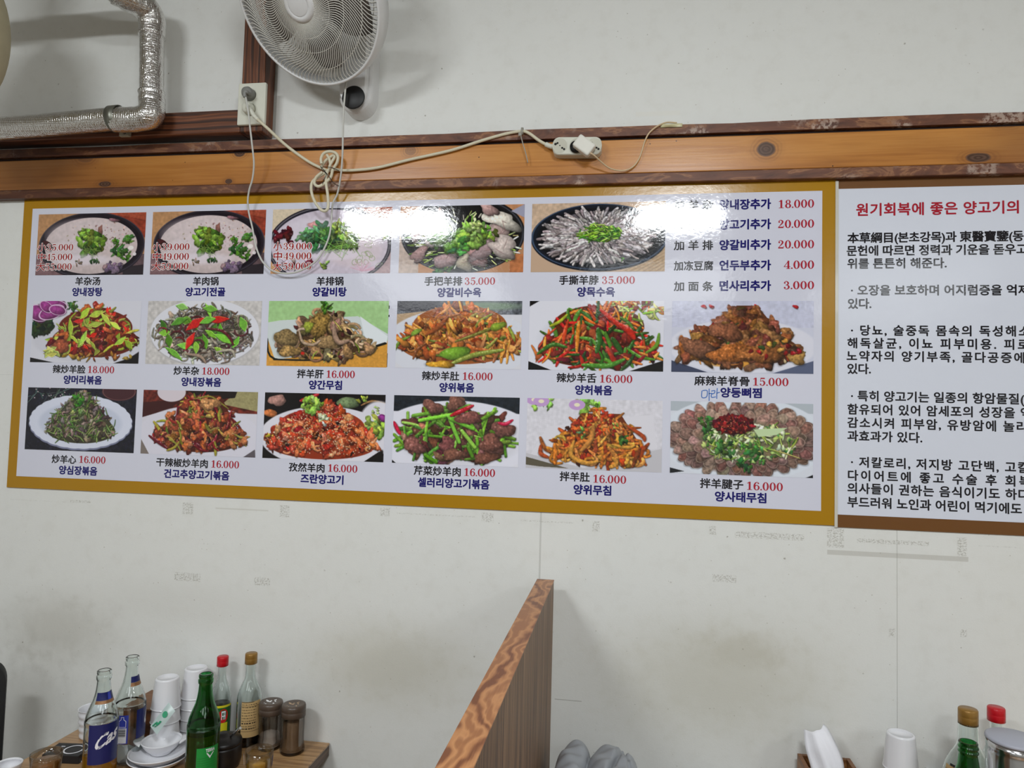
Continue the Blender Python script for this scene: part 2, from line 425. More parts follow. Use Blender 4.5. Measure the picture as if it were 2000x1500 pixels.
# ------------------------------------------------------------------ printed dish pictures (colours printed on a flat sheet)
PW, PH = 560, 300
class Pic:
    def __init__(self, seed, bg):
        self.r = np.random.default_rng(seed); self.a = np.zeros((PH, PW, 3)); self.a[:] = bg
        f = self.r.random((PH + 8, PW + 8, 1)); self.n1 = self._blur(self._blur(f, 3), 2) * .62; self.n2 = self._blur(f, 6); self.n3 = self._blur(self.r.random((PH + 8, PW + 8, 1)), 1)
    def _blur(self, f, k):
        g = f
        for ax in (0, 1):
            acc = 0
            for s in range(-k, k + 1): acc = acc + np.roll(g, s, ax)
            g = acc / (2 * k + 1)
        g = (g - g.mean()) / (g.std() + 1e-9); return np.clip(g[:PH, :PW], -2.5, 2.5)
    def box(self, x0, y0, x1, y1):
        x0 = int(max(0, math.floor(x0))); y0 = int(max(0, math.floor(y0))); x1 = int(min(PW, math.ceil(x1) + 1)); y1 = int(min(PH, math.ceil(y1) + 1))
        if x1 <= x0 or y1 <= y0: return None
        yy, xx = np.mgrid[y0:y1, x0:x1]; return slice(y0, y1), slice(x0, x1), xx + .5, yy + .5
    def put(self, b, alpha, col):
        v = self.a[b[0], b[1]]; al = np.clip(alpha, 0, 1)[..., None]; v += (col - v) * al
    def rect(self, x0, y0, x1, y1, c, tex=0.0, soft=1):
        b = self.box(x0, y0, x1, y1)
        if b is None: return
        col = np.array(c, float) * (1 + tex * self.n2[b[0], b[1]]); self.put(b, np.ones(b[2].shape), col)
    def poly(self, pts, c, tex=0.0, alpha=1.0):
        P = np.array(pts, float); b = self.box(P[:, 0].min(), P[:, 1].min(), P[:, 0].max(), P[:, 1].max())
        if b is None: return
        ins = np.zeros(b[2].shape, bool); n = len(P)
        for i in range(n):
            x1, y1 = P[i]; x2, y2 = P[(i + 1) % n]
            if y1 == y2: continue
            ins ^= ((y1 > b[3]) != (y2 > b[3])) & (b[2] < (x2 - x1) * (b[3] - y1) / (y2 - y1) + x1)
        self.put(b, ins * alpha, np.array(c, float) * (1 + tex * self.n1[b[0], b[1]]))
    def ell(self, cx, cy, a, b_, c, ang=0.0, tex=0.0, alpha=1.0, grad=0.0, soft=1.3, scallop=0, ring=None):
        m = max(a, b_) * 1.1 + 3; b = self.box(cx - m, cy - m, cx + m, cy + m)
        if b is None: return
        dx, dy = b[2] - cx, b[3] - cy; ca, sa = math.cos(ang), math.sin(ang); x = dx * ca + dy * sa; y = -dx * sa + dy * ca
        q = np.hypot(x / a, y / b_)
        if scallop: q = q / (1 + .018 * np.abs(np.sin(np.arctan2(y / b_, x / a) * scallop)))
        al = (1 - q) * min(a, b_) / soft + .5
        if ring: al = np.minimum(al, (q - ring) * min(a, b_) / soft + .5)
        col = np.array(c, float) * (1 + grad * (-dy / b_) + 0 * dy)[..., None] * (1 + tex * self.n2[b[0], b[1]])
        self.put(b, np.clip(al, 0, 1) * alpha, col)
    def blob(self, cx, cy, a, b_, ang, c, irr=.22, shade=.35, tex=.12, spec=0.0, shadow=.45, edge=.35):
        m = max(a, b_) * 1.5 + 5; b = self.box(cx - m, cy - m, cx + m, cy + m)
        if b is None: return
        dx, dy = b[2] - cx, b[3] - cy; ca, sa = math.cos(ang), math.sin(ang); x = dx * ca + dy * sa; y = -dx * sa + dy * ca
        th = np.arctan2(y / b_, x / a); p = self.r.random(4) * 6.28
        k = 1 + irr * (.55 * np.sin(2 * th + p[0]) + .45 * np.sin(3 * th + p[1]) + .22 * np.sin(5 * th + p[2]) + .08 * np.sin(9 * th + p[3]))
        q = np.hypot(x / a, y / b_) / k; mn = min(a, b_)
        if shadow:
            q2 = np.hypot((x - 2 * sa) / a, (y - 3 * ca) / b_) / k
            v = self.a[b[0], b[1]]; v *= (1 - shadow * np.clip((1.18 - q2) * 2.2, 0, 1) * (q > 1))[..., None]
        lit = 1 + shade * (-.8 * dy - .45 * dx) / max(mn, 1) * .6 - edge * np.clip(q, 0, 1) ** 3
        col = np.array(c, float) * np.clip(lit, .25, 1.6)[..., None] * (1 + tex * self.n1[b[0], b[1]])
        if spec:
            s = np.clip((self.n1[b[0], b[1]] + .8 * (lit - 1)[..., None]) - 1.0, 0, 1) * spec; col = col + (255 - col) * s
        self.put(b, np.clip((1 - q) * mn / 1.2 + .5, 0, 1), np.clip(col, 0, 255))
    def strip(self, pts, w, c, shade=.35, tex=.1, spec=0.0, shadow=.4, taper=.5, alpha=1.0, round_=True):
        P = np.array(catmull2(pts, 5) if len(pts) > 2 else pts, float); m = w + 5
        b = self.box(P[:, 0].min() - m, P[:, 1].min() - m, P[:, 0].max() + m, P[:, 1].max() + m)
        if b is None: return
        best = np.full(b[2].shape, 1e9); side = np.zeros(b[2].shape); n = len(P) - 1
        for i in range(n):
            d = P[i + 1] - P[i]; L = max((d ** 2).sum(), 1e-6)
            t = np.clip(((b[2] - P[i, 0]) * d[0] + (b[3] - P[i, 1]) * d[1]) / L, 0, 1)
            ex, ey = b[2] - (P[i, 0] + t * d[0]), b[3] - (P[i, 1] + t * d[1])
            u = (i + t) / n; ww = w / 2 * (1 - taper * np.abs(2 * u - 1) ** 2)
            dd = np.hypot(ex, ey) / np.maximum(ww, .4); k = dd < best
            best = np.where(k, dd, best); side = np.where(k, (-.8 * ey - .4 * ex) / np.maximum(ww, .4), side)
        if shadow:
            v = self.a[b[0], b[1]]; v *= (1 - shadow * np.clip((1.5 + 2.5 / w - best) * 1.5, 0, 1) * (best > 1) * (side < .4))[..., None]
        lit = 1 + shade * side * .8 - .25 * np.clip(best, 0, 1) ** 2
        col = np.array(c, float) * np.clip(lit, .3, 1.6)[..., None] * (1 + tex * self.n1[b[0], b[1]])
        if spec: col = col + (255 - col) * (np.clip(1 - np.abs(side - .35) * 4, 0, 1)[..., None] * np.clip(self.n1[b[0], b[1]] + .4, 0, 1) * spec)
        self.put(b, np.clip((1 - best) * w / 2.4 + .5, 0, 1) * alpha, np.clip(col, 0, 255))
    def jit(self, c, s=18):
        return np.clip(np.array(c, float) * (1 + self.r.normal(0, s / 150)) + self.r.normal(0, s * .35, 3), 4, 252)
    def leaf(self, x, y, r, c, n=7):
        for i in range(n):
            a = self.r.random() * 6.28; d = r * self.r.random() ** .6
            self.blob(x + d * math.cos(a), y + d * math.sin(a) * .8, r * self.r.uniform(.25, .5), r * self.r.uniform(.16, .34), self.r.random() * 3.14, self.jit(c, 24), .5, .4, .15, 0, .3)
    def speck(self, n, reg, cols, r0=1.0, r1=2.2):
        for _ in range(n):
            x, y = reg(); c = cols[self.r.integers(len(cols))]; self.ell(x, y, self.r.uniform(r0, r1), self.r.uniform(r0, r1) * .7, self.jit(c), self.r.random() * 3, alpha=.9)
    def inell(self, cx, cy, a, b_, pw=.5):
        def f():
            t = self.r.random() * 6.283; q = self.r.random() ** pw
            return cx + a * q * math.cos(t), cy + b_ * q * math.sin(t)
        return f
    def inmound(self, cx, base, a, h):
        """a heap: wide at its base, narrowing to a top"""
        def f():
            while True:
                x = self.r.uniform(-1, 1); y = self.r.uniform(-.28, 1)
                if y >= 0 and abs(x) < (1 - y) ** .62 or y < 0 and x * x + (y / .28) ** 2 < 1: return cx + a * x, base - h * y
        return f
    def pile(self, n, reg, kinds, key=None):
        w = np.array([k[0] for k in kinds], float); w /= w.sum(); P = sorted([reg() for _ in range(n)], key=lambda p: p[1] + self.r.normal(0, 16))
        for x, y in P:
            k = kinds[self.r.choice(len(kinds), p=w)]; kind, cols, a, b_ = k[1:5]; opt = k[5] if len(k) > 5 else {}
            c = self.jit(cols[self.r.integers(len(cols))], opt.get('j', 16)); a = self.r.uniform(*a); b_ = self.r.uniform(*b_); ang = self.r.uniform(*opt.get('ang', (0, 3.14)))
            o = {q: v for q, v in opt.items() if q in ('spec', 'tex', 'shade', 'shadow')}
            if kind == 'b': self.blob(x, y, a, b_, ang, c, opt.get('irr', .28), **o)
            elif kind == 'd':
                ca, sa = math.cos(ang), math.sin(ang); k2 = self.r.uniform(.5, .9)
                pts = [(x + a * ca, y + a * sa), (x - b_ * sa * k2, y + b_ * ca * k2), (x - a * ca, y - a * sa), (x + b_ * sa, y - b_ * ca)]
                self.poly([(p[0] + 2, p[1] + 4) for p in pts], (30, 20, 14), alpha=.4); self.poly(pts, c, .06)
                self.strip([pts[2], pts[3], pts[0]], 3.0, np.minimum(c * 1.35 + 12, 255), 0, 0, 0, 0, .3); self.strip([pts[0], pts[1], pts[2]], 2.0, c * .6, 0, 0, 0, 0, .3)
            elif kind == 's':
                bend = self.r.uniform(-1, 1) * opt.get('bend', .3) * a; ca, sa = math.cos(ang), math.sin(ang)
                self.strip([(x - a * ca, y - a * sa), (x - bend * sa, y + bend * ca), (x + a * ca, y + a * sa)], b_, c, taper=opt.get('taper', .45), **o)
            elif kind == 'c':   # curl
                a0 = self.r.random() * 6.28; sp = self.r.uniform(2.2, 4.4)
                self.strip([(x + a * math.cos(a0 + sp * t / 5), y + .7 * a * math.sin(a0 + sp * t / 5)) for t in range(6)], b_, c, taper=.25, **o)
            elif kind == 'l': self.leaf(x, y, a, c, opt.get('n', 5))
    def out(self):
        return self.a.reshape(PH // 2, 2, PW // 2, 2, 3).mean((1, 3))
def catmull2(pts, k=5):
    return [(v.x, v.y) for v in catmull([(p[0], p[1], 0) for p in pts], k)]

GRN, LGRN, LIME, RED, DRED = (74, 128, 40), (120, 168, 52), (160, 190, 60), (190, 30, 24), (120, 16, 20)
def pic_soup(seed):
    p = Pic(seed, (172, 128, 92)); p.rect(0, 0, 230, 130, (176, 132, 92), .04); p.rect(300, 0, 560, 120, (136, 56, 40), .08); p.poly([(330, 0), (560, 0), (560, 40), (470, 20)], (160, 74, 52), .08)
    p.rect(0, 200, 200, 300, (120, 92, 96), .05); p.rect(400, 200, 560, 300, (92, 74, 78), .05); p.poly([(455, 262), (560, 250), (560, 300), (455, 300)], (44, 38, 44))
    p.ell(285, 158, 274, 162, (34, 28, 36)); p.ell(285, 154, 274, 158, (58, 54, 66), ring=.98); p.ell(285, 156, 256, 148, (24, 18, 28)); p.ell(282, 158, 240, 136, (196, 180, 180), tex=.02, grad=.04)
    p.ell(250, 110, 190, 80, (206, 192, 194), alpha=.8, soft=30, tex=.02); p.ell(180, 190, 110, 60, (206, 196, 204), alpha=.6, soft=24)
    p.speck(60, p.inell(320, 110, 180, 70), [(178, 150, 146), (190, 168, 160), (160, 130, 124)], 2, 6); p.speck(26, p.inell(420, 120, 90, 60), [(86, 50, 44), (110, 74, 66)], 1.5, 4)
    p.blob(60, 156, 30, 20, .4, (62, 26, 30), .3); p.blob(400, 36, 30, 8, .1, (124, 88, 96)); p.blob(330, 86, 12, 26, .1, (136, 92, 84), .4)
    p.leaf(275, 140, 66, (112, 150, 52), 30); p.leaf(250, 100, 30, (128, 168, 66), 10); p.leaf(290, 170, 40, (58, 92, 30), 12)
    for x, y, r in ((475, 130, 34), (410, 142, 20), (430, 186, 40), (465, 205, 34)): p.leaf(x, y, r, (70, 118, 46), 10)
    for _ in range(12): p.strip([(p.r.uniform(220, 340), p.r.uniform(150, 190)), (p.r.uniform(250, 350), p.r.uniform(180, 215))], 3, (120, 150, 70))
    p.ell(250, 226, 150, 26, (222, 214, 224), alpha=.6, soft=14); p.leaf(310, 236, 24, (62, 92, 56), 7); p.leaf(230, 240, 20, (142, 120, 122), 6)
    p.pile(16, p.inell(390, 262, 60, 26), [(1, 'b', [(112, 92, 116), (84, 66, 92), (160, 140, 152)], (8, 18), (6, 12))]); p.ell(490, 170, 14, 10, (228, 222, 220)); p.ell(510, 200, 9, 8, (220, 212, 214))
    return p.out()
def pic_soup_wide(seed):
    p = Pic(seed, (196, 150, 110)); p.poly([(0, 0), (150, 0), (20, 120), (0, 130)], (206, 190, 166), .03); p.rect(330, 0, 560, 140, (158, 82, 54), .06); p.poly([(470, 230), (560, 180), (560, 300), (430, 300)], (170, 146, 150), .04)
    p.ell(272, 172, 290, 186, (30, 28, 40)); p.ell(272, 172, 284, 180, (96, 92, 100), ring=.975); p.ell(272, 174, 272, 168, (196, 186, 200), tex=.02); p.ell(200, 110, 150, 70, (214, 206, 218), alpha=.7, soft=26); p.ell(390, 200, 130, 70, (206, 190, 196), alpha=.6, soft=22)
    for _ in range(26):
        x, y = p.r.uniform(340, 520), p.r.uniform(20, 270); p.ell(x, y, p.r.uniform(12, 24), p.r.uniform(7, 16), (126, 146, 92), p.r.random() * 3, ring=.84, alpha=.85)
    p.pile(14, p.inell(60, 130, 40, 44), [(1, 'b', [(84, 22, 30), (60, 16, 24)], (12, 24), (9, 14), {'spec': .5})]); p.blob(215, 78, 40, 18, .1, (206, 150, 150), .3)
    p.leaf(240, 132, 62, (78, 122, 78), 34); p.leaf(310, 138, 62, (98, 138, 66), 34); p.leaf(375, 144, 46, (128, 152, 62), 18); p.leaf(315, 92, 34, (140, 166, 76), 12); p.leaf(165, 128, 40, (92, 134, 92), 14); p.leaf(270, 160, 44, (64, 106, 60), 16)
    for _ in range(18): p.strip([(p.r.uniform(200, 420), p.r.uniform(120, 190)), (p.r.uniform(230, 430), p.r.uniform(150, 240))], 4, p.jit((120, 158, 72)))
    for x, y in ((250, 260), (480, 90), (520, 130)): p.leaf(x, y, 26, (130, 158, 80), 7)
    for _ in range(26):
        a = p.r.uniform(3.3, 6.2); p.strip([(430, 290), (430 + 60 * math.cos(a), 290 + 50 * math.sin(a))], 2.2, (216, 170, 190), 0, 0, 0, 0)
    p.pile(20, p.inell(130, 250, 80, 30), [(1, 'b', [(196, 180, 196), (150, 120, 140), (120, 44, 60)], (8, 20), (5, 10))]); p.ell(300, 215, 130, 24, (222, 214, 226), alpha=.55, soft=10)
    return p.out()
def pic_ribs(seed):
    p = Pic(seed, (176, 128, 92)); p.rect(0, 150, 90, 300, (186, 168, 158), .03); p.poly([(430, 0), (560, 0), (560, 90)], (182, 128, 88), .05); p.rect(500, 220, 560, 300, (180, 112, 70), .04)
    p.ell(285, 130, 278, 172, (22, 22, 26)); p.ell(285, 132, 272, 166, (60, 62, 70), ring=.975); p.ell(285, 128, 256, 150, (14, 14, 16))
    p.poly([(500, 30), (560, 0), (560, 60)], (150, 150, 170))
    for _ in range(150):
        x, y = p.inell(290, 160, 235, 120, .35)(); a = math.atan2(y - 150, x - 285) + p.r.normal(0, .35); L = p.r.uniform(18, 44)
        p.strip([(x, y), (x + L * math.cos(a), y + L * .8 * math.sin(a))], p.r.uniform(4, 8), p.jit([(196, 206, 140), (160, 190, 90), (226, 228, 206), (110, 150, 60)][p.r.integers(4)]), taper=.2)
    p.leaf(200, 280, 40, (60, 100, 46), 12)
    MEAT = [(196, 176, 174), (178, 152, 152), (212, 198, 196), (160, 128, 126)]
    for x, y, a, b_, g in ((75, 115, 62, 30, 1.2), (95, 215, 66, 24, -.9), (150, 150, 60, 34, .8), (230, 230, 84, 40, -.4), (300, 250, 60, 34, .9), (350, 225, 70, 40, .7), (395, 190, 86, 40, -.7), (440, 130, 84, 50, 1.0), (470, 190, 80, 46, .5), (460, 70, 86, 44, .4), (400, 20, 60, 24, .8), (150, 90, 50, 26, .2), (180, 60, 46, 22, 1.3), (270, 180, 80, 40, .1)):
        p.blob(x, y, a * .85, b_ * .9, g, p.jit(MEAT[p.r.integers(4)], 10), .4, .35, .08, .25, .6)
        for _ in range(2): p.strip([(x + p.r.normal(0, a * .3), y + p.r.normal(0, b_ * .35)), (x + p.r.normal(0, a * .4), y + p.r.normal(0, b_ * .4))], 3, p.jit((130, 96, 94)), .2, .1, 0, 0, alpha=.6)
    p.leaf(230, 150, 80, (86, 130, 60), 26); p.leaf(330, 145, 70, (134, 168, 74), 22); p.leaf(390, 120, 46, (120, 152, 60), 12); p.leaf(280, 180, 44, (84, 140, 62), 12); p.leaf(330, 100, 40, (150, 180, 110), 10)
    return p.out()
def pic_shred(seed):
    p = Pic(seed, (186, 158, 134)); p.rect(0, 0, 560, 150, (192, 166, 142), .04); p.poly([(380, 300), (560, 180), (560, 300)], (176, 150, 120), .05)
    for i in range(7): p.strip([(390 + i * 26, 300), (560, 205 + i * 14)], 2, (140, 112, 84), 0, 0, 0, 0)
    p.ell(285, 152, 286, 146, (16, 22, 34)); p.ell(285, 148, 284, 142, (60, 76, 100), ring=.975); p.ell(285, 150, 262, 128, (12, 14, 20)); p.ell(280, 150, 225, 112, (96, 90, 96))
    items = []
    for _ in range(560):
        t = p.r.random() * 6.283; q = p.r.uniform(.3, 1.0); items.append((280 + 240 * q * math.cos(t), 148 + 118 * q * math.sin(t), t, q))
    items.sort(key=lambda i: i[1])
    for x, y, t, q in items:
        L = p.r.uniform(14, 40); a = math.atan2(118 * math.sin(t), 240 * math.cos(t)) + p.r.normal(0, .3)
        c = p.jit([(184, 176, 178), (154, 146, 148), (206, 200, 202), (126, 116, 118), (168, 156, 156)][p.r.integers(5)], 6)
        p.strip([(x - L * math.cos(a), y - L * .7 * math.sin(a)), (x, y + p.r.normal(0, 3)), (x + L * math.cos(a) * .7, y + L * .5 * math.sin(a))], p.r.uniform(7, 15), c, .45, .14, .15, .5, .3)
    p.ell(300, 140, 70, 30, (60, 84, 40), alpha=.8, soft=8)
    for _ in range(130):
        x, y = p.inell(290, 132, 92, 38)(); a = p.r.random() * 3.14; L = p.r.uniform(8, 24)
        p.strip([(x - L * math.cos(a), y - L * .5 * math.sin(a)), (x + L * math.cos(a), y + L * .5 * math.sin(a))], p.r.uniform(4, 9), p.jit([(90, 148, 40), (140, 184, 60), (60, 112, 36), (160, 200, 90)][p.r.integers(4)]))
    p.leaf(390, 246, 12, (80, 130, 60), 4)
    return p.out()
def plate(p, cx, cy, a, b_, c=(206, 206, 216), rim=.86):
    p.ell(cx, cy + 4, a * 1.01, b_ * 1.02, np.array(c) * .72); p.ell(cx, cy, a, b_, c, grad=.03); p.ell(cx, cy + b_ * .03, a * rim, b_ * rim, np.array(c) * .95, soft=6)
def pic_face(seed):
    p = Pic(seed, (206, 206, 216)); p.poly([(0, 276), (0, 300), (130, 300)], (16, 14, 18)); p.poly([(560, 240), (560, 300), (430, 300), (510, 274)], (18, 14, 16)); p.ell(300, 190, 290, 108, (198, 198, 208), soft=10)
    p.leaf(44, 122, 60, (34, 60, 26), 40); p.leaf(60, 100, 40, (54, 84, 34), 16); p.leaf(205, 20, 32, (58, 92, 40), 16)
    for x, y, a, b_, g in ((30, 60, 60, 40, .3), (110, 24, 74, 30, .1), (100, 56, 70, 34, -.3), (70, 30, 40, 24, .6), (130, 46, 46, 24, .2)): p.blob(x, y, a, b_, g, (150, 58, 132), .15, .3, .1); p.ell(x, y, a, b_, (222, 190, 220), g, ring=.9)
    reg = p.inmound(330, 200, 236, 178); p.ell(330, 190, 220, 82, (96, 30, 16)); p.ell(330, 130, 190, 90, (100, 34, 18))
    p.pile(210, reg, [(6.5, 'b', [(132, 40, 22), (104, 26, 18), (160, 64, 34), (178, 86, 44), (86, 22, 16)], (14, 36), (9, 18), {'spec': .7}), (1.9, 'd', [(162, 178, 58), (140, 168, 48), (176, 184, 80)], (18, 40), (9, 18)), (1.4, 'd', [RED, (206, 44, 30)], (14, 30), (7, 12)), (1.6, 's', [(172, 174, 78), (148, 152, 52)], (18, 38), (8, 14), {'bend': .5})])
    for x, y in ((200, 130), (270, 180), (330, 110), (380, 90), (430, 120), (270, 60), (460, 190), (330, 60)): p.pile(1, lambda: (x, y), [(1, 'd', [(150, 182, 58), (168, 190, 70)], (34, 48), (14, 20))])
    p.blob(150, 226, 60, 30, -.3, (168, 84, 54), .2, .3, .2, .6); p.pile(26, p.inell(330, 268, 200, 14), [(1, 'b', [(186, 150, 70), (150, 110, 40), (120, 50, 24)], (10, 22), (5, 10))])
    p.pile(10, p.inell(110, 250, 46, 20), [(1, 'd', [(176, 186, 90)], (16, 30), (10, 14))])
    return p.out()
def pic_offal(seed):
    p = Pic(seed, (190, 186, 184)); p.rect(0, 0, 560, 300, (192, 188, 186), .04); p.ell(285, 150, 268, 158, (176, 174, 176), soft=6); p.ell(285, 146, 266, 154, (212, 212, 220)); p.ell(285, 150, 222, 122, (206, 206, 214), soft=12)
    p.ell(280, 160, 200, 112, (74, 68, 56), soft=10)
    p.pile(330, p.inell(282, 154, 232, 132, .55), [(5, 's', [(140, 130, 116), (112, 102, 88), (176, 168, 152), (84, 72, 62)], (14, 34), (6, 13), {'bend': .8, 'spec': .2}), (3, 'c', [(150, 142, 126), (120, 110, 96)], (10, 20), (6, 10)), (1, 'b', [(96, 60, 56), (150, 132, 116), (176, 164, 148)], (12, 24), (8, 14))])
    p.pile(28, p.inell(282, 150, 212, 110), [(1, 'd', [(96, 158, 44), (120, 180, 60), (70, 124, 36)], (24, 44), (12, 20)), (.5, 'c', [(84, 38, 44), (104, 40, 48)], (22, 34), (7, 10))])
    for x, y, a, g, c in ((350, 90, 58, -.1, (198, 34, 28)), (240, 110, 54, -.6, (196, 36, 32)), (220, 190, 50, -1.1, (206, 40, 30)), (310, 40, 40, .1, (110, 170, 60)), (300, 95, 42, -.3, (110, 180, 64)), (385, 180, 60, .4, (116, 184, 56)), (160, 100, 48, -.4, (82, 138, 48)), (140, 250, 56, .6, (110, 172, 56)), (170, 30, 34, .2, (130, 180, 90)), (470, 110, 40, 1.2, (110, 172, 60))):
        p.pile(1, lambda: (x, y), [(1, 'd', [c], (a * .9, a), (16, 22), {'ang': (g, g + .01), 'j': 6})])
    p.strip([(300, 130), (370, 140), (410, 170), (430, 205)], 14, (96, 34, 40), spec=.5); p.strip([(350, 240), (420, 230), (440, 260)], 13, (176, 168, 150)); p.strip([(200, 250), (270, 260), (300, 290)], 15, (160, 138, 120))
    return p.out()
def pic_liver(seed):
    p = Pic(seed, (150, 190, 130)); p.rect(0, 0, 560, 120, (158, 196, 136), .02); p.rect(0, 180, 560, 300, (206, 148, 62), .04); p.poly([(0, 100), (60, 90), (420, 70), (560, 150), (556, 190), (300, 262), (40, 270), (0, 170)], (198, 206, 206)); p.poly([(430, 70), (560, 160), (552, 196), (470, 220)], (216, 222, 226))
    p.strip([(0, 176), (40, 268), (300, 262), (548, 190)], 9, (24, 26, 22), 0, 0, 0, 0, .1); p.poly([(50, 270), (560, 200), (560, 300), (30, 300)], (204, 146, 60), .04); p.strip([(36, 270), (300, 264), (552, 192)], 8, (22, 24, 20), 0, 0, 0, 0, 0)
    reg = p.inmound(275, 214, 218, 176); p.ell(275, 210, 200, 46, (70, 50, 30)); p.poly([(110, 210), (260, 40), (330, 60), (450, 200)], (76, 54, 34))
    p.pile(150, reg, [(4, 'b', [(150, 120, 84), (128, 98, 68), (172, 140, 104), (110, 84, 60)], (22, 44), (12, 22), {'tex': .22}), (3, 'c', [(166, 136, 108), (120, 92, 74), (190, 160, 128)], (18, 32), (9, 15)), (1.4, 's', [(186, 176, 84), (120, 140, 50), (206, 170, 80)], (14, 30), (4, 9)), (1, 'b', [(54, 34, 26), (80, 44, 34)], (8, 18), (6, 11))])
    p.blob(240, 110, 52, 56, .2, (146, 116, 60), .2, .3, .28); p.blob(90, 170, 54, 40, .1, (132, 110, 72), .2, .3, .24); p.blob(290, 190, 60, 30, .2, (150, 122, 84), .2, .3, .22); p.blob(110, 232, 60, 22, .1, (156, 124, 74), .3, .3, .25)
    p.strip([(310, 110), (318, 160), (340, 190), (380, 180)], 24, (162, 132, 112)); p.strip([(150, 140), (170, 190), (220, 200), (250, 180)], 14, (176, 150, 126)); p.blob(192, 120, 18, 30, .3, (150, 160, 60), .3); p.leaf(270, 30, 30, (74, 116, 40), 12); p.ell(170, 240, 9, 7, (190, 40, 30))
    return p.out()
def pic_tripe_stir(seed):
    p = Pic(seed, (206, 206, 214)); p.rect(0, 0, 560, 60, (92, 96, 104), .15); p.ell(90, 20, 110, 26, (52, 50, 58), soft=14); p.ell(400, 24, 150, 18, (112, 132, 112), soft=12); p.poly([(0, 60), (200, 40), (0, 110)], (176, 150, 120)); p.ell(280, 190, 330, 156, (206, 208, 218), soft=4)
    reg = p.inmound(285, 200, 286, 180); p.ell(285, 190, 270, 90, (150, 84, 40)); p.ell(285, 110, 210, 90, (150, 84, 40))
    p.pile(260, reg, [(5, 'b', [(186, 112, 54), (204, 130, 60), (160, 84, 40), (212, 148, 80), (150, 70, 38)], (18, 44), (9, 18), {'spec': .45, 'irr': .4}), (3, 's', [(176, 84, 40), (206, 136, 56), (150, 80, 44)], (26, 60), (9, 17), {'spec': .4}), (1, 's', [(128, 148, 50), (104, 128, 44), (150, 150, 60)], (30, 60), (9, 15), {'spec': .3}), (1, 'c', [(206, 140, 70), (150, 90, 50)], (16, 28), (7, 12))])
    p.blob(272, 232, 66, 30, -.15, (112, 156, 44), .1, .4, .08, .5); p.strip([(270, 180), (380, 140), (470, 105)], 14, (120, 116, 46), spec=.4); p.blob(455, 112, 34, 18, -.4, (136, 160, 50), .2, .3, .1, .3); p.strip([(250, 280), (350, 240), (480, 215)], 22, (138, 150, 60), spec=.4); p.strip([(140, 150), (200, 110), (230, 70)], 22, (150, 80, 40)); p.blob(210, 282, 60, 16, .1, (206, 150, 40), .3, .3, .1, .3); p.blob(90, 140, 26, 12, -.6, (128, 160, 60), .2)
    return p.out()
def pic_tongue(seed):
    p = Pic(seed, (212, 212, 222)); p.poly([(0, 0), (44, 0), (0, 26)], (20, 18, 20)); p.poly([(0, 262), (0, 300), (100, 300)], (16, 14, 16)); p.poly([(420, 300), (560, 252), (560, 300)], (18, 16, 18)); p.ell(290, 170, 250, 120, (204, 204, 214), soft=14)
    reg = p.inmound(285, 222, 262, 200); p.ell(270, 205, 230, 80, (80, 30, 18)); p.ell(290, 110, 190, 90, (90, 40, 20))
    p.pile(90, p.inell(430, 40, 130, 44), [(2, 's', [(126, 168, 52), (196, 206, 110), (206, 120, 40)], (12, 30), (6, 11)), (1, 'b', [(150, 50, 36), (206, 190, 120)], (8, 18), (6, 10))])
    p.pile(230, reg, [(4, 'b', [(140, 44, 32), (120, 30, 30), (172, 82, 50), (96, 28, 28)], (16, 36), (9, 17), {'spec': .5}), (3, 's', [(206, 110, 36), (224, 140, 50), (190, 70, 30)], (24, 56), (8, 14), {'spec': .3}), (3, 's', [(58, 104, 34), (84, 138, 44), (48, 84, 30)], (24, 60), (10, 18), {'spec': .4}), (1, 's', [(200, 40, 28)], (24, 50), (12, 18), {'spec': .4})])
    p.strip([(300, 40), (360, 90), (410, 130)], 22, (196, 48, 30), spec=.5); p.strip([(380, 100), (420, 130), (440, 160)], 28, (190, 44, 28), spec=.5); p.strip([(212, 90), (206, 150), (204, 220)], 18, (216, 130, 40), spec=.3); p.strip([(160, 100), (150, 150), (148, 180)], 18, (206, 70, 34), spec=.3); p.strip([(290, 120), (296, 170), (286, 220)], 26, (52, 100, 36), spec=.6); p.strip([(350, 160), (370, 190), (390, 220)], 24, (44, 84, 30), spec=.5); p.strip([(230, 275), (330, 278), (400, 250)], 22, (76, 138, 44), spec=.4); p.strip([(40, 230), (100, 190), (160, 200)], 18, (60, 108, 36), spec=.4); p.strip([(490, 220), (530, 190), (540, 140)], 16, (104, 150, 44)); p.strip([(90, 110), (130, 90), (160, 60)], 14, (172, 180, 50))
    return p.out()
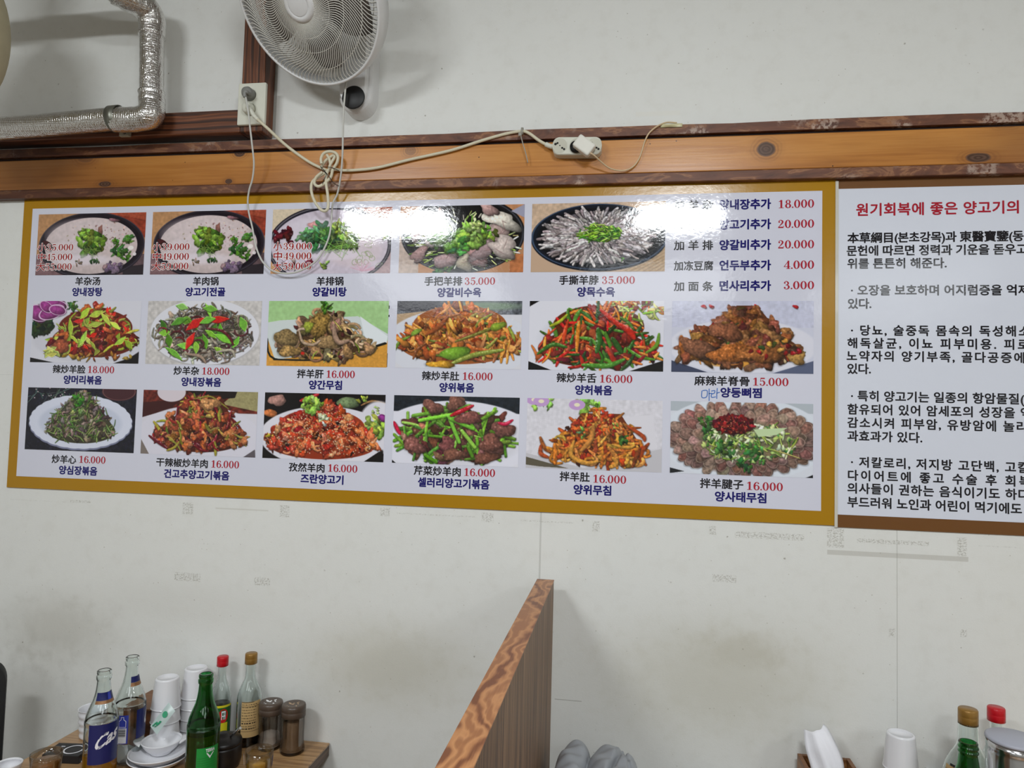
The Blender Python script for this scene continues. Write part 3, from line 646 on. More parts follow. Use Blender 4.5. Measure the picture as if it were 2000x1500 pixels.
def pic_spine(seed):
    p = Pic(seed, (196, 198, 214)); p.rect(0, 0, 560, 110, (190, 192, 212), .02); p.ell(280, 190, 292, 112, (210, 210, 222), soft=5); p.poly([(0, 250), (0, 300), (150, 300)], (60, 66, 90)); p.poly([(400, 300), (560, 246), (560, 300)], (84, 92, 118)); p.ell(280, 205, 236, 72, (198, 196, 206), soft=16)
    for x in (130, 160, 340, 490): p.blob(x, 22 + (x % 3) * 3, 14, 6, .5, (170, 34, 40))
    reg = p.inmound(275, 214, 250, 186); p.ell(270, 200, 230, 72, (84, 48, 28)); p.poly([(90, 190), (260, 20), (340, 20), (480, 200)], (90, 52, 32)); p.ell(260, 264, 110, 12, (206, 146, 60), soft=6)
    p.pile(190, reg, [(6, 'b', [(128, 78, 50), (104, 60, 40), (156, 100, 64), (142, 84, 44), (88, 50, 36)], (18, 44), (12, 24), {'tex': .2, 'spec': .3, 'irr': .4}), (1, 's', [(150, 40, 28), (70, 84, 40), (190, 120, 50)], (10, 24), (5, 9)), (.6, 'b', [(206, 186, 140), (110, 24, 24)], (7, 13), (5, 9))])
    p.blob(110, 200, 84, 34, .5, (122, 80, 58), .3, .35, .2, .25); p.blob(220, 130, 60, 40, .2, (136, 84, 58), .3, .35, .2, .3); p.blob(250, 220, 90, 40, .1, (164, 96, 44), .3, .35, .22, .3); p.blob(360, 220, 90, 36, -.1, (150, 92, 46), .3, .35, .22, .3)
    p.pile(16, p.inell(400, 200, 110, 40), [(1, 'b', [(120, 20, 22), (150, 30, 26), (60, 84, 40), (216, 160, 70)], (8, 16), (6, 10), {'spec': .4})])
    return p.out()
def pic_heart(seed):
    p = Pic(seed, (22, 22, 34)); p.rect(0, 0, 560, 300, (24, 24, 36), .15); p.ell(470, 12, 86, 44, (66, 34, 40), soft=6); p.ell(470, 12, 84, 42, (110, 70, 70), ring=.94)
    for i in range(26): x = p.r.uniform(0, 230); p.strip([(x, p.r.uniform(10, 90)), (x + p.r.uniform(10, 50), p.r.uniform(0, 80))], 3, p.jit((86, 112, 100)), 0, 0, 0, 0)
    for _ in range(14): p.ell(p.r.uniform(0, 240), p.r.uniform(0, 60), 3, 3, (190, 176, 180))
    p.ell(280, 166, 262, 128, (120, 124, 150), scallop=14); p.ell(280, 160, 260, 126, (206, 210, 226), scallop=14); p.ell(280, 165, 212, 94, (190, 196, 214), soft=10)
    reg = p.inmound(285, 196, 190, 182); p.ell(285, 200, 176, 62, (58, 56, 40)); p.poly([(110, 190), (250, 20), (330, 30), (460, 190)], (62, 62, 44))
    p.pile(330, reg, [(4, 'b', [(104, 88, 80), (128, 112, 102), (82, 66, 58), (150, 134, 124)], (7, 18), (5, 11), {'irr': .4}), (3, 's', [(96, 124, 56), (74, 104, 46), (122, 144, 76)], (14, 34), (4, 7)), (1, 's', [(150, 160, 110)], (12, 26), (3, 5)), (.8, 'c', [(128, 106, 96), (150, 130, 120)], (8, 14), (5, 8))])
    p.leaf(265, 60, 34, (66, 128, 40), 14); p.leaf(260, 120, 30, (120, 150, 80), 8)
    return p.out()
def pic_drychili(seed):
    p = Pic(seed, (206, 204, 214)); p.rect(0, 0, 560, 100, (90, 34, 26), .2); p.poly([(0, 60), (200, 40), (130, 90), (0, 130)], (60, 24, 24)); p.poly([(460, 0), (560, 0), (560, 90), (390, 60)], (150, 142, 100), .06); p.poly([(220, 0), (460, 0), (450, 30), (300, 46)], (28, 18, 18)); p.ell(140, 10, 70, 44, (206, 196, 204)); p.ell(280, 210, 300, 140, (208, 206, 218), soft=4); p.poly([(0, 230), (0, 300), (44, 300)], (120, 110, 104)); p.poly([(500, 300), (556, 262), (560, 300)], (90, 84, 90))
    reg = p.inmound(285, 214, 232, 196); p.ell(285, 220, 210, 64, (70, 26, 16)); p.poly([(80, 210), (250, 24), (380, 20), (490, 210)], (78, 30, 18))
    p.pile(230, reg, [(5, 'b', [(150, 70, 40), (176, 96, 56), (120, 50, 30), (190, 116, 72)], (14, 32), (9, 18), {'tex': .22, 'irr': .4, 'spec': .2}), (2.4, 's', [(112, 18, 24), (84, 12, 18), (140, 30, 30)], (18, 40), (9, 15), {'spec': .5}), (2, 's', [(146, 140, 50), (110, 110, 40), (172, 152, 70)], (18, 40), (9, 15)), (1, 'b', [(50, 30, 24), (36, 24, 20)], (10, 22), (7, 12))])
    p.strip([(40, 215), (90, 245), (130, 270)], 16, (100, 18, 32), spec=.5); p.strip([(250, 40), (330, 26), (390, 60), (420, 80)], 8, (140, 130, 50)); p.blob(330, 60, 50, 26, .2, (196, 140, 90), .3, .3, .25); p.speck(90, reg, [(226, 206, 150), (206, 170, 110)], 1.5, 2.6)
    return p.out()
def pic_cumin(seed):
    p = Pic(seed, (18, 14, 16)); p.blob(60, 36, 44, 24, -.2, (176, 132, 122)); p.strip([(170, 36), (210, 24), (250, 6)], 22, (180, 30, 40), spec=.5); p.blob(390, 40, 54, 24, .0, (112, 132, 92), .1); p.strip([(450, 50), (500, 30), (560, 40)], 10, (150, 110, 70)); p.leaf(450, 20, 24, (150, 170, 60), 6); p.blob(30, 96, 40, 16, .1, (190, 110, 60))
    p.ell(290, 196, 306, 138, (214, 212, 222), soft=3); p.poly([(0, 270), (0, 300), (40, 300)], (18, 14, 14)); p.poly([(470, 300), (556, 240), (560, 300)], (20, 16, 16)); p.ell(530, 140, 90, 110, (212, 210, 220), soft=10)
    p.leaf(510, 150, 54, (150, 176, 80), 26); p.blob(548, 104, 22, 14, .5, (136, 50, 130)); p.leaf(520, 70, 20, (170, 190, 120), 6)
    reg = p.inmound(270, 226, 270, 180); p.ell(270, 230, 250, 66, (140, 50, 26)); p.ell(270, 150, 200, 80, (150, 56, 30))
    p.pile(250, reg, [(5, 'b', [(186, 70, 40), (206, 110, 66), (160, 40, 28), (216, 144, 96), (150, 56, 34)], (14, 34), (9, 18), {'spec': .4, 'irr': .4, 'tex': .2}), (2, 'c', [(206, 130, 84), (176, 80, 50)], (10, 20), (7, 11)), (.6, 'b', [(40, 18, 14)], (8, 16), (6, 9))])
    p.speck(420, reg, [(240, 226, 196), (226, 206, 160)], 1.6, 3.0); p.leaf(225, 60, 44, (150, 186, 80), 20); p.leaf(280, 120, 30, (206, 214, 180), 8); p.leaf(30, 190, 20, (190, 160, 50), 5)
    return p.out()
def pic_celery(seed):
    p = Pic(seed, (214, 214, 224)); p.rect(0, 0, 560, 70, (26, 32, 40), .1); p.ell(285, 180, 360, 160, (216, 216, 228), soft=4); p.ell(290, 190, 280, 110, (206, 206, 216), soft=16); p.poly([(0, 285), (0, 300), (20, 300)], (20, 20, 24))
    reg = p.inell(285, 168, 252, 112, .6); p.ell(285, 180, 200, 86, (60, 50, 34), soft=14)
    ST = [(118, 172, 48), (96, 150, 40), (146, 192, 72), (82, 132, 38)]
    p.pile(210, reg, [(5, 's', ST, (28, 62), (11, 17), {'bend': .08, 'taper': .1, 'spec': .25, 'shade': .4}), (5, 'b', [(118, 72, 62), (98, 56, 48), (140, 92, 80), (84, 46, 40)], (20, 42), (14, 24), {'spec': .3, 'irr': .35, 'tex': .16})])
    for a in ((90, 90, 230, 66), (230, 66, 340, 40), (120, 110, 270, 80), (250, 90, 300, 200), (260, 100, 360, 140), (310, 150, 370, 220), (420, 210, 520, 190), (340, 220, 360, 260), (150, 260, 200, 290), (440, 150, 540, 180), (380, 110, 440, 70)): p.strip([(a[0], a[1]), (a[2], a[3])], 17, p.jit(ST[p.r.integers(4)]), .4, .06, .3, .5, .1)
    for x, y, a, b_, g in ((180, 50, 46, 28, .2), (280, 30, 46, 28, -.2), (100, 220, 46, 36, .3), (250, 220, 50, 30, .8), (440, 200, 54, 36, .3), (490, 140, 46, 36, .2), (340, 95, 54, 28, .1), (420, 265, 50, 26, -.2), (280, 255, 50, 26, -.2)): p.blob(x, y, a, b_, g, p.jit((122, 76, 66), 8), .3, .35, .18, .35, .6)
    p.strip([(260, 85), (310, 62), (355, 40)], 20, (186, 20, 40), spec=.6); p.strip([(4, 120), (20, 150), (34, 172)], 18, (196, 26, 64), spec=.5); p.strip([(470, 112), (500, 116), (530, 98)], 16, (196, 30, 70), spec=.5)
    return p.out()
def pic_tripe_mix(seed):
    p = Pic(seed, (206, 206, 212)); p.rect(0, 0, 560, 300, (208, 206, 214), .02); p.leaf(60, 12, 44, (150, 190, 90), 12); p.leaf(250, 14, 50, (130, 180, 70), 12)
    for x, y in ((210, 26), (30, 8), (60, 14)): p.ell(x, y, 34, 22, (186, 150, 200)); p.ell(x, y, 12, 8, (226, 220, 190))
    p.poly([(0, 236), (240, 292), (560, 200), (560, 300), (0, 300)], (188, 186, 192)); p.poly([(20, 240), (230, 286), (540, 200), (520, 60), (90, 120)], (212, 210, 218)); p.poly([(0, 252), (180, 296), (60, 292), (0, 286)], (90, 84, 70))
    reg = p.inmound(290, 226, 212, 176); p.ell(285, 226, 190, 44, (96, 44, 18)); p.poly([(110, 220), (230, 60), (390, 60), (480, 200)], (104, 46, 20))
    p.pile(190, reg, [(3, 'c', [(196, 124, 44), (176, 98, 36), (210, 146, 66)], (16, 32), (12, 18), {'tex': .2}), (3, 's', [(190, 112, 40), (206, 140, 60), (150, 70, 28)], (24, 54), (11, 19), {'bend': .6, 'tex': .2}), (2, 'b', [(176, 60, 24), (150, 40, 20), (206, 110, 50)], (10, 22), (8, 14), {'irr': .4}), (.5, 'b', [(60, 24, 12)], (8, 16), (6, 10))])
    p.pile(90, p.inmound(300, 130, 110, 86), [(3, 'b', [(196, 60, 22), (216, 96, 40), (226, 150, 80), (150, 34, 20)], (6, 13), (5, 9), {'irr': .4})])
    p.strip([(200, 180), (190, 240), (250, 270), (300, 262)], 20, (206, 146, 60)); p.strip([(280, 110), (270, 170), (230, 220)], 22, (196, 130, 60)); p.strip([(420, 110), (480, 150), (490, 170)], 17, (170, 70, 30)); p.strip([(360, 190), (420, 200), (450, 190)], 15, (206, 150, 60)); p.leaf(400, 170, 26, (60, 110, 36), 8); p.leaf(236, 146, 24, (96, 130, 60), 6); p.leaf(370, 110, 14, (140, 180, 70), 4)
    return p.out()
def pic_shank(seed):
    p = Pic(seed, (206, 210, 220)); p.rect(0, 0, 560, 40, (170, 178, 186)); p.ell(285, 150, 330, 172, (208, 214, 224), soft=4); p.poly([(0, 276), (0, 300), (60, 290)], (30, 32, 36)); p.poly([(530, 300), (560, 286), (560, 300)], (20, 20, 24)); p.ell(280, 160, 270, 132, (120, 96, 84), soft=14)
    items = []
    for ring, n, q in ((0, 34, .98), (1, 28, .80), (2, 20, .62)):
        for i in range(n): items.append((i / n * 6.283 + ring * .1 + p.r.normal(0, .03), q + p.r.normal(0, .02)))
    items.sort(key=lambda i: -i[1])
    for t, q in items:
        x, y = 282 + 262 * q * math.cos(t), 150 + 128 * q * math.sin(t); a = math.atan2(math.sin(t), math.cos(t))
        c = p.jit([(146, 116, 104), (128, 98, 88), (160, 132, 118), (134, 92, 84)][p.r.integers(4)], 10)
        p.blob(x, y, 40, 24, a, c, .12, .25, .18, .1, .6, .3); p.ell(x, y, 38, 22, (190, 170, 154), a, ring=.93, alpha=.6)
    p.ell(300, 160, 180, 82, (96, 104, 70), alpha=.6, soft=20)
    p.pile(220, p.inell(310, 165, 180, 80), [(3, 'b', [(196, 206, 150), (214, 220, 186), (170, 186, 110)], (7, 18), (5, 10), {'irr': .4}), (2, 's', [(170, 190, 90), (120, 152, 60), (206, 214, 170)], (12, 34), (4, 9)), (1.6, 'l', [(60, 104, 44), (84, 130, 60)], (12, 22), (5, 8))])
    p.poly([(330, 110), (460, 100), (420, 130), (350, 140)], (186, 206, 160)); p.ell(252, 92, 80, 40, (70, 12, 18), tex=.2); p.pile(110, p.inell(252, 92, 78, 38), [(1, 'b', [(110, 16, 20), (80, 8, 16), (140, 30, 30)], (7, 15), (5, 9), {'spec': .5})]); p.speck(40, p.inell(252, 92, 70, 34), [(206, 150, 90), (190, 60, 40)], 1.5, 2.6)
    p.leaf(140, 90, 36, (52, 92, 40), 12); p.leaf(290, 258, 30, (48, 100, 40), 10); p.leaf(220, 200, 40, (60, 106, 50), 10); p.leaf(330, 200, 36, (70, 120, 56), 10); p.strip([(400, 190), (460, 206), (510, 222)], 5, (190, 180, 100))
    return p.out()

# ------------------------------------------------------------------ lettering
_tcache = {}; LAYER = 1.2e-5     # each overlaid copy sits a hair in front of the last
def glyphs(body, offset, spacing=1.0):
    key = (body, offset, spacing)
    if key in _tcache: return _tcache[key]
    c = bpy.data.curves.new('lettering', 'FONT'); c.body = body; c.size = 1.0; c.space_character = spacing; c.resolution_u = 3; c.fill_mode = 'FRONT'
    o = bpy.data.objects.new('lettering', c); COL.objects.link(o); bpy.context.view_layer.update()
    me = bpy.data.meshes.new_from_object(o.evaluated_get(bpy.context.evaluated_depsgraph_get()))
    V = np.array([(v.co.x, v.co.y, 0.0) for v in me.vertices]).reshape(-1, 3); Fc = [tuple(p.vertices) for p in me.polygons]
    bpy.data.objects.remove(o); bpy.data.meshes.remove(me); bpy.data.curves.remove(c)
    if offset > 0:      # heavier strokes: the glyphs laid over themselves in a small circle
        k_ = 8 if offset < .04 else 12; n_ = len(V); U = [V + np.array((offset * math.cos(2 * math.pi * i / k_), offset * math.sin(2 * math.pi * i / k_), i)) for i in range(k_)]
        Fc = [tuple(q + i * n_ for q in f) for i in range(k_) for f in Fc]; V = np.concatenate(U)
    _tcache[key] = (V, Fc); return V, Fc
def ribbon(pts, grow=0.0, k=8):
    P = [Vector(p) for p in pts]; S = catmull(P, k) if len(P) > 2 else P
    V, Fc = [], []
    for i, s in enumerate(S):
        t = S[min(i + 1, len(S) - 1)] - S[max(i - 1, 0)]; n = Vector((-t.y, t.x, 0)); n.normalize(); w = s.z / 2 + grow
        V += [(s.x + n.x * w, s.y + n.y * w), (s.x - n.x * w, s.y - n.y * w)]
    for i in range(len(S) - 1): Fc.append((2 * i, 2 * i + 1, 2 * i + 3, 2 * i + 2))
    return V, Fc
def ringshape(cx, cy, ax, ay, bx, by, grow=0.0, n=36):
    V, Fc = [], []
    for i in range(n):
        a = 2 * math.pi * i / n; V += [(cx + (ax + grow) * math.cos(a), cy + (ay + grow) * math.sin(a)), (cx + max(bx - grow, 0) * math.cos(a), cy + max(by - grow, 0) * math.sin(a))]
        j = (i + 1) % n; Fc.append((2 * i, 2 * i + 1, 2 * j + 1, 2 * j))
    return V, Fc
def disc(cx, cy, r, grow=0.0, n=18):
    return [(cx + (r + grow) * math.cos(2 * math.pi * i / n), cy + (r + grow) * math.sin(2 * math.pi * i / n)) for i in range(n)], [tuple(range(n))]
def bar(x0, y0, x1, y1, g=0.0): return [(x0 - g, y0 - g), (x1 + g, y0 - g), (x1 + g, y1 + g), (x0 - g, y1 + g)], [(0, 1, 2, 3)]
def digit(ch, g=0.0):
    if ch == '.': return [disc(.08, .055, .058, g)], .17
    if ch == '0': return [ringshape(.26, .35, .23, .36, .105, .325, g)], .53
    if ch == '1': return [bar(.2, .02, .33, .7, g), bar(.08, 0, .45, .035, g), ribbon([(.07, .57, .035), (.16, .60, .05), (.25, .68, .07)], g)], .53
    if ch == '8': return [ringshape(.26, .53, .185, .18, .085, .145, g), ringshape(.26, .19, .225, .2, .10, .155, g)], .53
    if ch in '69':
        S = [ringshape(.27, .215, .22, .225, .105, .185, g), ribbon([(.40, .63, .035), (.31, .69, .035), (.17, .60, .09), (.10, .42, .12), (.105, .22, .12)], g), disc(.40, .585, .055, g)]
        if ch == '9': S = [([(.53 - x, .70 - y) for x, y in V], Fc) for V, Fc in S]
        return S, .53
    if ch == '5': return [ribbon([(.105, .36, .03), (.115, .55, .03), (.125, .69, .03)], g), bar(.11, .60, .43, .70, g), ribbon([(.105, .36, .025), (.2, .43, .04), (.34, .40, .09), (.41, .24, .12), (.35, .07, .085), (.22, .0, .04), (.08, .08, .03)], g), disc(.11, .125, .058, g)], .53
    if ch == '4': return [bar(.29, .02, .41, .70, g), bar(.20, 0, .48, .035, g), ribbon([(.36, .69, .035), (.04, .20, .035)], g), bar(.02, .165, .49, .205, g)], .53
    if ch == '2': return [disc(.12, .53, .06, g), ribbon([(.08, .53, .03), (.13, .655, .04), (.25, .69, .05), (.38, .58, .11), (.34, .42, .10), (.18, .22, .045), (.06, .06, .03)], g), bar(.05, .0, .44, .10, g), ribbon([(.43, .05, .03), (.465, .2, .03)], g)], .53
    if ch == '3': return [disc(.11, .56, .06, g), ribbon([(.08, .57, .03), (.14, .665, .04), (.25, .69, .05), (.36, .56, .105), (.32, .42, .07), (.18, .37, .03)], g), ribbon([(.18, .37, .03), (.34, .34, .06), (.41, .19, .12), (.35, .05, .075), (.22, .0, .04), (.08, .07, .03)], g), disc(.11, .14, .06, g)], .53
    return [], .3
def price(s, g=0.0):
    V, Fc, x = [], [], 0.0
    for ch in s:
        S, adv = digit(ch, g)
        for li, (v, f) in enumerate(S):
            o = len(V); V += [(a + x, b, li) for a, b in v]; Fc += [tuple(i + o for i in q) for q in f]
        x += adv
    return np.array(V), Fc

class Sheet:
    """printed marks gathered in one bmesh, on the plane y"""
    def __init__(self, y): self.bm = bm_new(); self.y = y
    def add(self, V, Fc, x0, x1, zc, h, mat, dy=0.0, hfit=True):
        lo, hi = V.min(0), V.max(0); sx = (x1 - x0) / (hi[0] - lo[0]); sz = h / (hi[1] - lo[1]) if hfit else h
        zz0 = zc - (h / 2 if hfit else 0) - (lo[1] * sz if hfit else 0)
        vs_ = [self.bm.verts.new((x0 + (v[0] - lo[0]) * sx, self.y + dy - (v[2] * LAYER if len(v) > 2 else 0), zz0 + v[1] * sz)) for v in V]
        for f in Fc:
            try:
                q = self.bm.faces.new([vs_[i] for i in f]); q.material_index = mat
            except ValueError: pass
    def text(self, body, pxl, pxr, pyc, h, mat, bold=.016, dy=0.0):
        a, b = at(pxl, pyc, self.y), at(pxr, pyc, self.y)
        V, Fc = glyphs(body, bold); self.add(V, Fc, a.x, b.x, (a.z + b.z) / 2, h, mat, dy)
    def price(self, s, pxl, pxr, pyc, h, mat, grow=0.0, dy=0.0):
        a, b = at(pxl, pyc, self.y), at(pxr, pyc, self.y); V, Fc = price(s, grow); self.add(V, Fc, a.x, b.x, (a.z + b.z) / 2, h, mat, dy)
    def stroke(self, px, w, mat):
        P = [at(x, y, self.y) for x, y in px]; V, Fc = ribbon([(p.x, p.z, w) for p in P], 0, 6)
        vs_ = [self.bm.verts.new((v[0], self.y, v[1])) for v in V]
        for f in Fc: self.bm.faces.new([vs_[i] for i in f]).material_index = mat
    def done(self, name, mats, parent):
        for f in self.bm.faces:
            f.normal_update()
            if f.normal.y > 0: f.normal_flip()
        return part(name, self.bm, mats, parent, True, recalc=False)

# glossy laminate shared by everything printed on one board, slightly rippled
def printed(name, c, rough=0.07, var=0.015, seed=0.0, attr=None, bump=0.07):
    n = NT(name); v = n.coords(); g = n.node('ShaderNodeNewGeometry')
    pos = g.outputs['Position']; r = n.noise(pos, 9, 3, .5); r2 = n.noise(pos, 130, 3, .6)
    if attr:
        a = n.node('ShaderNodeVertexColor'); a.layer_name = attr; col = a.outputs[0]
    else:
        f = n.noise(pos, 3, 2); cc = lin(c); col = n.mix(f, tuple(x * (1 - var) for x in cc[:3]) + (1,), tuple(min(1, x * (1 + var)) for x in cc[:3]) + (1,))
    n.set(color=col, rough=rough, spec=.5)
    n.bump(n.math('ADD', n.math('MULTIPLY', r, .6), n.math('MULTIPLY', r2, .085)), bump, .02)
    return n.m
M_GOLD = printed('gold_border_print', (172, 125, 0), .2, .05)
M_PAPER = printed('white_sheet_print', (215, 216, 230))
M_PHOTO = printed('dish_photo_print', None, attr='print')
M_BLACKT = printed('black_lettering', (26, 24, 30)); M_NAVY = printed('navy_lettering', (22, 18, 104)); M_REDT = printed('red_lettering', (172, 34, 52))
M_REDP = printed('dark_red_lettering', (158, 22, 30)); M_WHITET = printed('white_lettering_edge', (244, 240, 240)); M_PEN = printed('blue_pen', (58, 112, 190))
M_BROWN = printed('brown_border_print', (112, 72, 32), .25, .05); M_PAPER2 = printed('white_notice_print', (218, 222, 234), .2)
M_CLEAR = plain('clear_tape_edge', (206, 202, 190), .2, coat=.5)

yS = -.006
sS = (D + yS) / D * D
def bx(v): return v * sS
def bz(v): return H + v * sS
root = thing('menu_board', 'wide gold bordered menu board with dish photos', 'menu board', (bx(-.344), 0, bz(-.129)))
bm = bm_new(); add_box(bm, bx(-.9705), bx(.2826), yS + .001, -.0006, bz(-.1288), bz(.3378), .001); part('backing', bm, M_GOLD, root, True)
bm = bm_new(); add_box(bm, bx(-.9535), bx(.2643), yS + .0002, yS + .001, bz(-.1102), bz(.3228)); part('white_sheet', bm, M_PAPER, root, True)

CL = [-.9412, -.7372, -.5345, -.3312, -.1335, .0667]; CR = [-.749, -.5459, -.3443, -.1445, .0556, .2538]
ROW = [(.313, .2133), (.1715, .0725), (.032, -.067)]
def photo_mesh(arr):
    h, w = arr.shape[:2]
    c = np.clip(arr / 255.0, 0, 1); c = np.where(c <= .04045, c / 12.92, ((c + .055) / 1.055) ** 2.4) * 1.15
    col = np.ones((h, w, 4), np.float32); col[..., :3] = np.clip(c, 0, .93)
    return col
def photo(col, row, arr, parent, label):
    x0, x1, z1, z0 = bx(CL[col]), bx(CR[col]), bz(ROW[row][0]), bz(ROW[row][1])
    c = photo_mesh(arr); h, w = c.shape[:2]; off = ROOTLOC[parent.name]
    X = np.linspace(x0, x1, w) - off.x; Z = np.linspace(z1, z0, h) - off.z
    V = np.zeros((h, w, 3), np.float32); V[..., 0] = X[None, :]; V[..., 2] = Z[:, None]; V[..., 1] = yS - .0003 - off.y
    i = np.arange(h * w).reshape(h, w); Q = np.stack([i[:-1, :-1], i[1:, :-1], i[1:, 1:], i[:-1, 1:]], -1).reshape(-1, 4)
    me = bpy.data.meshes.new('dish_photo'); me.vertices.add(h * w); me.vertices.foreach_set('co', V.ravel())
    me.loops.add(Q.size); me.loops.foreach_set('vertex_index', Q.ravel().astype(np.int32))
    me.polygons.add(len(Q)); me.polygons.foreach_set('loop_start', np.arange(0, Q.size, 4, dtype=np.int32)); me.polygons.foreach_set('loop_total', np.full(len(Q), 4, np.int32))
    me.update(calc_edges=True)
    at_ = me.color_attributes.new('print', 'FLOAT_COLOR', 'POINT'); at_.data.foreach_set('color', c.reshape(-1, 4).ravel())
    me.materials.append(M_PHOTO)
    o = bpy.data.objects.new('dish_photo', me); COL.objects.link(o); o.parent = parent; ROOTLOC[o.name] = off
    o['label'] = label; return o

HZ, HG, HP = .0136 * sS, .0142 * sS, .0113 * sS
TM = [M_BLACKT, M_NAVY, M_REDT, M_REDP, M_WHITET, M_PEN]
DISH = [
 (0, 0, lambda: pic_soup(11), 'printed photo of white soup in a black pot, first of the top row', [('羊杂汤', 147, 196, 549)], None, ('양내장탕', 141, 200, 570), [('小', 74, 90, '35.000', 92, 143, 483), ('中', 74, 89, '45.000', 90, 141, 502), ('大', 71, 88, '55.000', 89, 140, 521)]),
 (1, 0, lambda: pic_soup(11), 'printed photo of white soup in a black pot, second of the top row', [('羊肉锅', 377, 427, 549)], None, ('양고기전골', 362, 440, 570), [('小', 298, 315, '39.000', 317, 370, 482), ('中', 298, 315, '49.000', 316, 369, 501), ('大', 296, 314, '59.000', 315, 368, 520)]),
 (2, 0, lambda: pic_soup_wide(12), 'printed photo of white soup heaped with green herbs', [('羊排锅', 618, 671, 549)], None, ('양갈비탕', 610, 677, 570), [('小', 534, 551, '39.000', 554, 609, 481), ('中', 534, 551, '49.000', 554, 608, 500), ('大', 533, 550, '59.000', 553, 608, 520)]),
 (3, 0, lambda: pic_ribs(13), 'printed photo of pale ribs with herbs in a black pan', [('手把羊排', 829, 903, 549)], ('35.000', 908, 967, 549), ('양갈비수육', 854, 940, 571), []),
 (4, 0, lambda: pic_shred(14), 'printed photo of grey shredded meat on a black oval plate', [('手撕羊脖', 1092, 1169, 547)], ('35.000', 1176, 1240, 547), ('양목수육', 1127, 1201, 570), []),
 (0, 1, lambda: pic_face(15), 'printed photo of red stir fry beside a purple carved flower', [('辣炒羊脸', 103, 167, 721)], ('18.000', 172, 223, 722), ('양머리볶음', 124, 199, 742), []),
 (1, 1, lambda: pic_offal(16), 'printed photo of grey strips with green and red peppers', [('炒羊杂', 339, 389, 724)], ('18.000', 395, 448, 725), ('양내장볶음', 354, 432, 746), []),
 (2, 1, lambda: pic_liver(17), 'printed photo of brown slices on a square plate, green backdrop', [('拌羊肝', 580, 632, 730)], ('16.000', 638, 693, 731), ('양간무침', 603, 668, 752), []),
 (3, 1, lambda: pic_tripe_stir(18), 'printed photo of orange stir fry with a big green pepper', [('辣炒羊肚', 824, 897, 734)], ('16.000', 904, 962, 735), ('양위볶음', 858, 926, 757), []),
 (4, 1, lambda: pic_tongue(19), 'printed photo of stir fry with orange and green pepper strips', [('辣炒羊舌', 1087, 1165, 738)], ('16.000', 1172, 1235, 740), ('양허볶음', 1123, 1196, 762), []),
 (5, 1, lambda: pic_spine(20), 'printed photo of brown braised bones on a white plate', [('麻辣羊脊骨', 1356, 1464, 744)], ('15.000', 1471, 1540, 746), ('양등뼈찜', 1407, 1488, 767), []),
 (0, 2, lambda: pic_heart(21), 'printed photo of a scalloped white plate on black', [('炒羊心', 101, 149, 897)], ('16.000', 155, 206, 898), ('양심장볶음', 115, 190, 919), []),
 (1, 2, lambda: pic_drychili(22), 'printed photo of fried meat with dark dried chillies', [('干辣椒炒羊肉', 305, 406, 904)], ('16.000', 413, 467, 907), ('건고추양고기볶음', 320, 448, 927), []),
 (2, 2, lambda: pic_cumin(23), 'printed photo of red meat sprinkled with sesame', [('孜然羊肉', 564, 634, 913)], ('16.000', 641, 698, 915), ('즈란양고기', 587, 671, 936), []),
 (3, 2, lambda: pic_celery(24), 'printed photo of green celery sticks with brown meat', [('芹菜炒羊肉', 808, 900, 920)], ('16.000', 907, 967, 923), ('셀러리양고기볶음', 816, 956, 944), []),
 (4, 2, lambda: pic_tripe_mix(25), 'printed photo of orange tripe strips on white paper', [('拌羊肚', 1093, 1152, 931)], ('16.000', 1159, 1223, 936), ('양위무침', 1120, 1194, 957), []),
 (5, 2, lambda: pic_shank(26), 'printed photo of meat slices fanned around red sauce', [('拌羊腱子', 1367, 1452, 945)], ('16.000', 1459, 1529, 950), ('양사태무침', 1396, 1497, 971), []),
]
for col_, row_, fn, lab, hz, pr, hg, over in DISH:
    ph = photo(col_, row_, fn(), root, lab)
    s = Sheet(yS - .0002)
    for b_, l_, r_, y_ in hz: s.text(b_, l_, r_, y_, HZ, 0, .024)
    if pr: s.price(pr[0], pr[1], pr[2], pr[3], HP, 2, .006)
    s.text(hg[0], hg[1], hg[2], hg[3], HG, 1, .036)
    if col_ == 5 and row_ == 1:
        for st in ([(1371, 763), (1371, 776), (1380, 775), (1381, 763), (1372, 763)], [(1385, 759), (1385, 771), (1385, 783)], [(1384, 769), (1391, 768)], [(1389, 764), (1396, 763), (1395, 768), (1390, 770), (1390, 776), (1398, 775)], [(1401, 758), (1400, 770), (1400, 779)], [(1400, 768), (1406, 766)]): s.stroke(st, .0022, 5)
    s.done('caption', TM, ph)
    if over:
        s = Sheet(yS - .0005)
        for kj, a0, a1, dg, b0, b1, y_ in over:
            s.text(kj, a0 - 1, a1 + 1, y_, .0150 * sS, 4, .055); s.price(dg, b0 - 1, b1 + 1, y_, .0128 * sS, 4, .05)
        s.y = yS - .0007
        for kj, a0, a1, dg, b0, b1, y_ in over:
            s.text(kj, a0, a1, y_, .0136 * sS, 3, .016); s.price(dg, b0, b1, y_, .0112 * sS, 3, .004)
        s.done('size_prices', TM, ph)
for hz, hg, pr, pl_, y_ in (('加 羊 杂', '양내장추가', '18.000', 1521, 399), ('加 羊 肉', '양고기추가', '20.000', 1520, 438), ('加 羊 排', '양갈비추가', '20.000', 1520, 478), ('加冻豆腐', '언두부추가', '4.000', 1531, 518), ('加 面 条', '면사리추가', '3.000', 1531, 558)):
    s = Sheet(yS - .0002); s.text(hz, 1316, 1393, y_ + 1, .0138 * sS, 0, .024); s.text(hg, 1405, 1506, y_, .0150 * sS, 1, .036); s.price(pr, pl_, 1590, y_ - 1, .0116 * sS, 2, .006)
    s.done('add_on_line', TM, root)
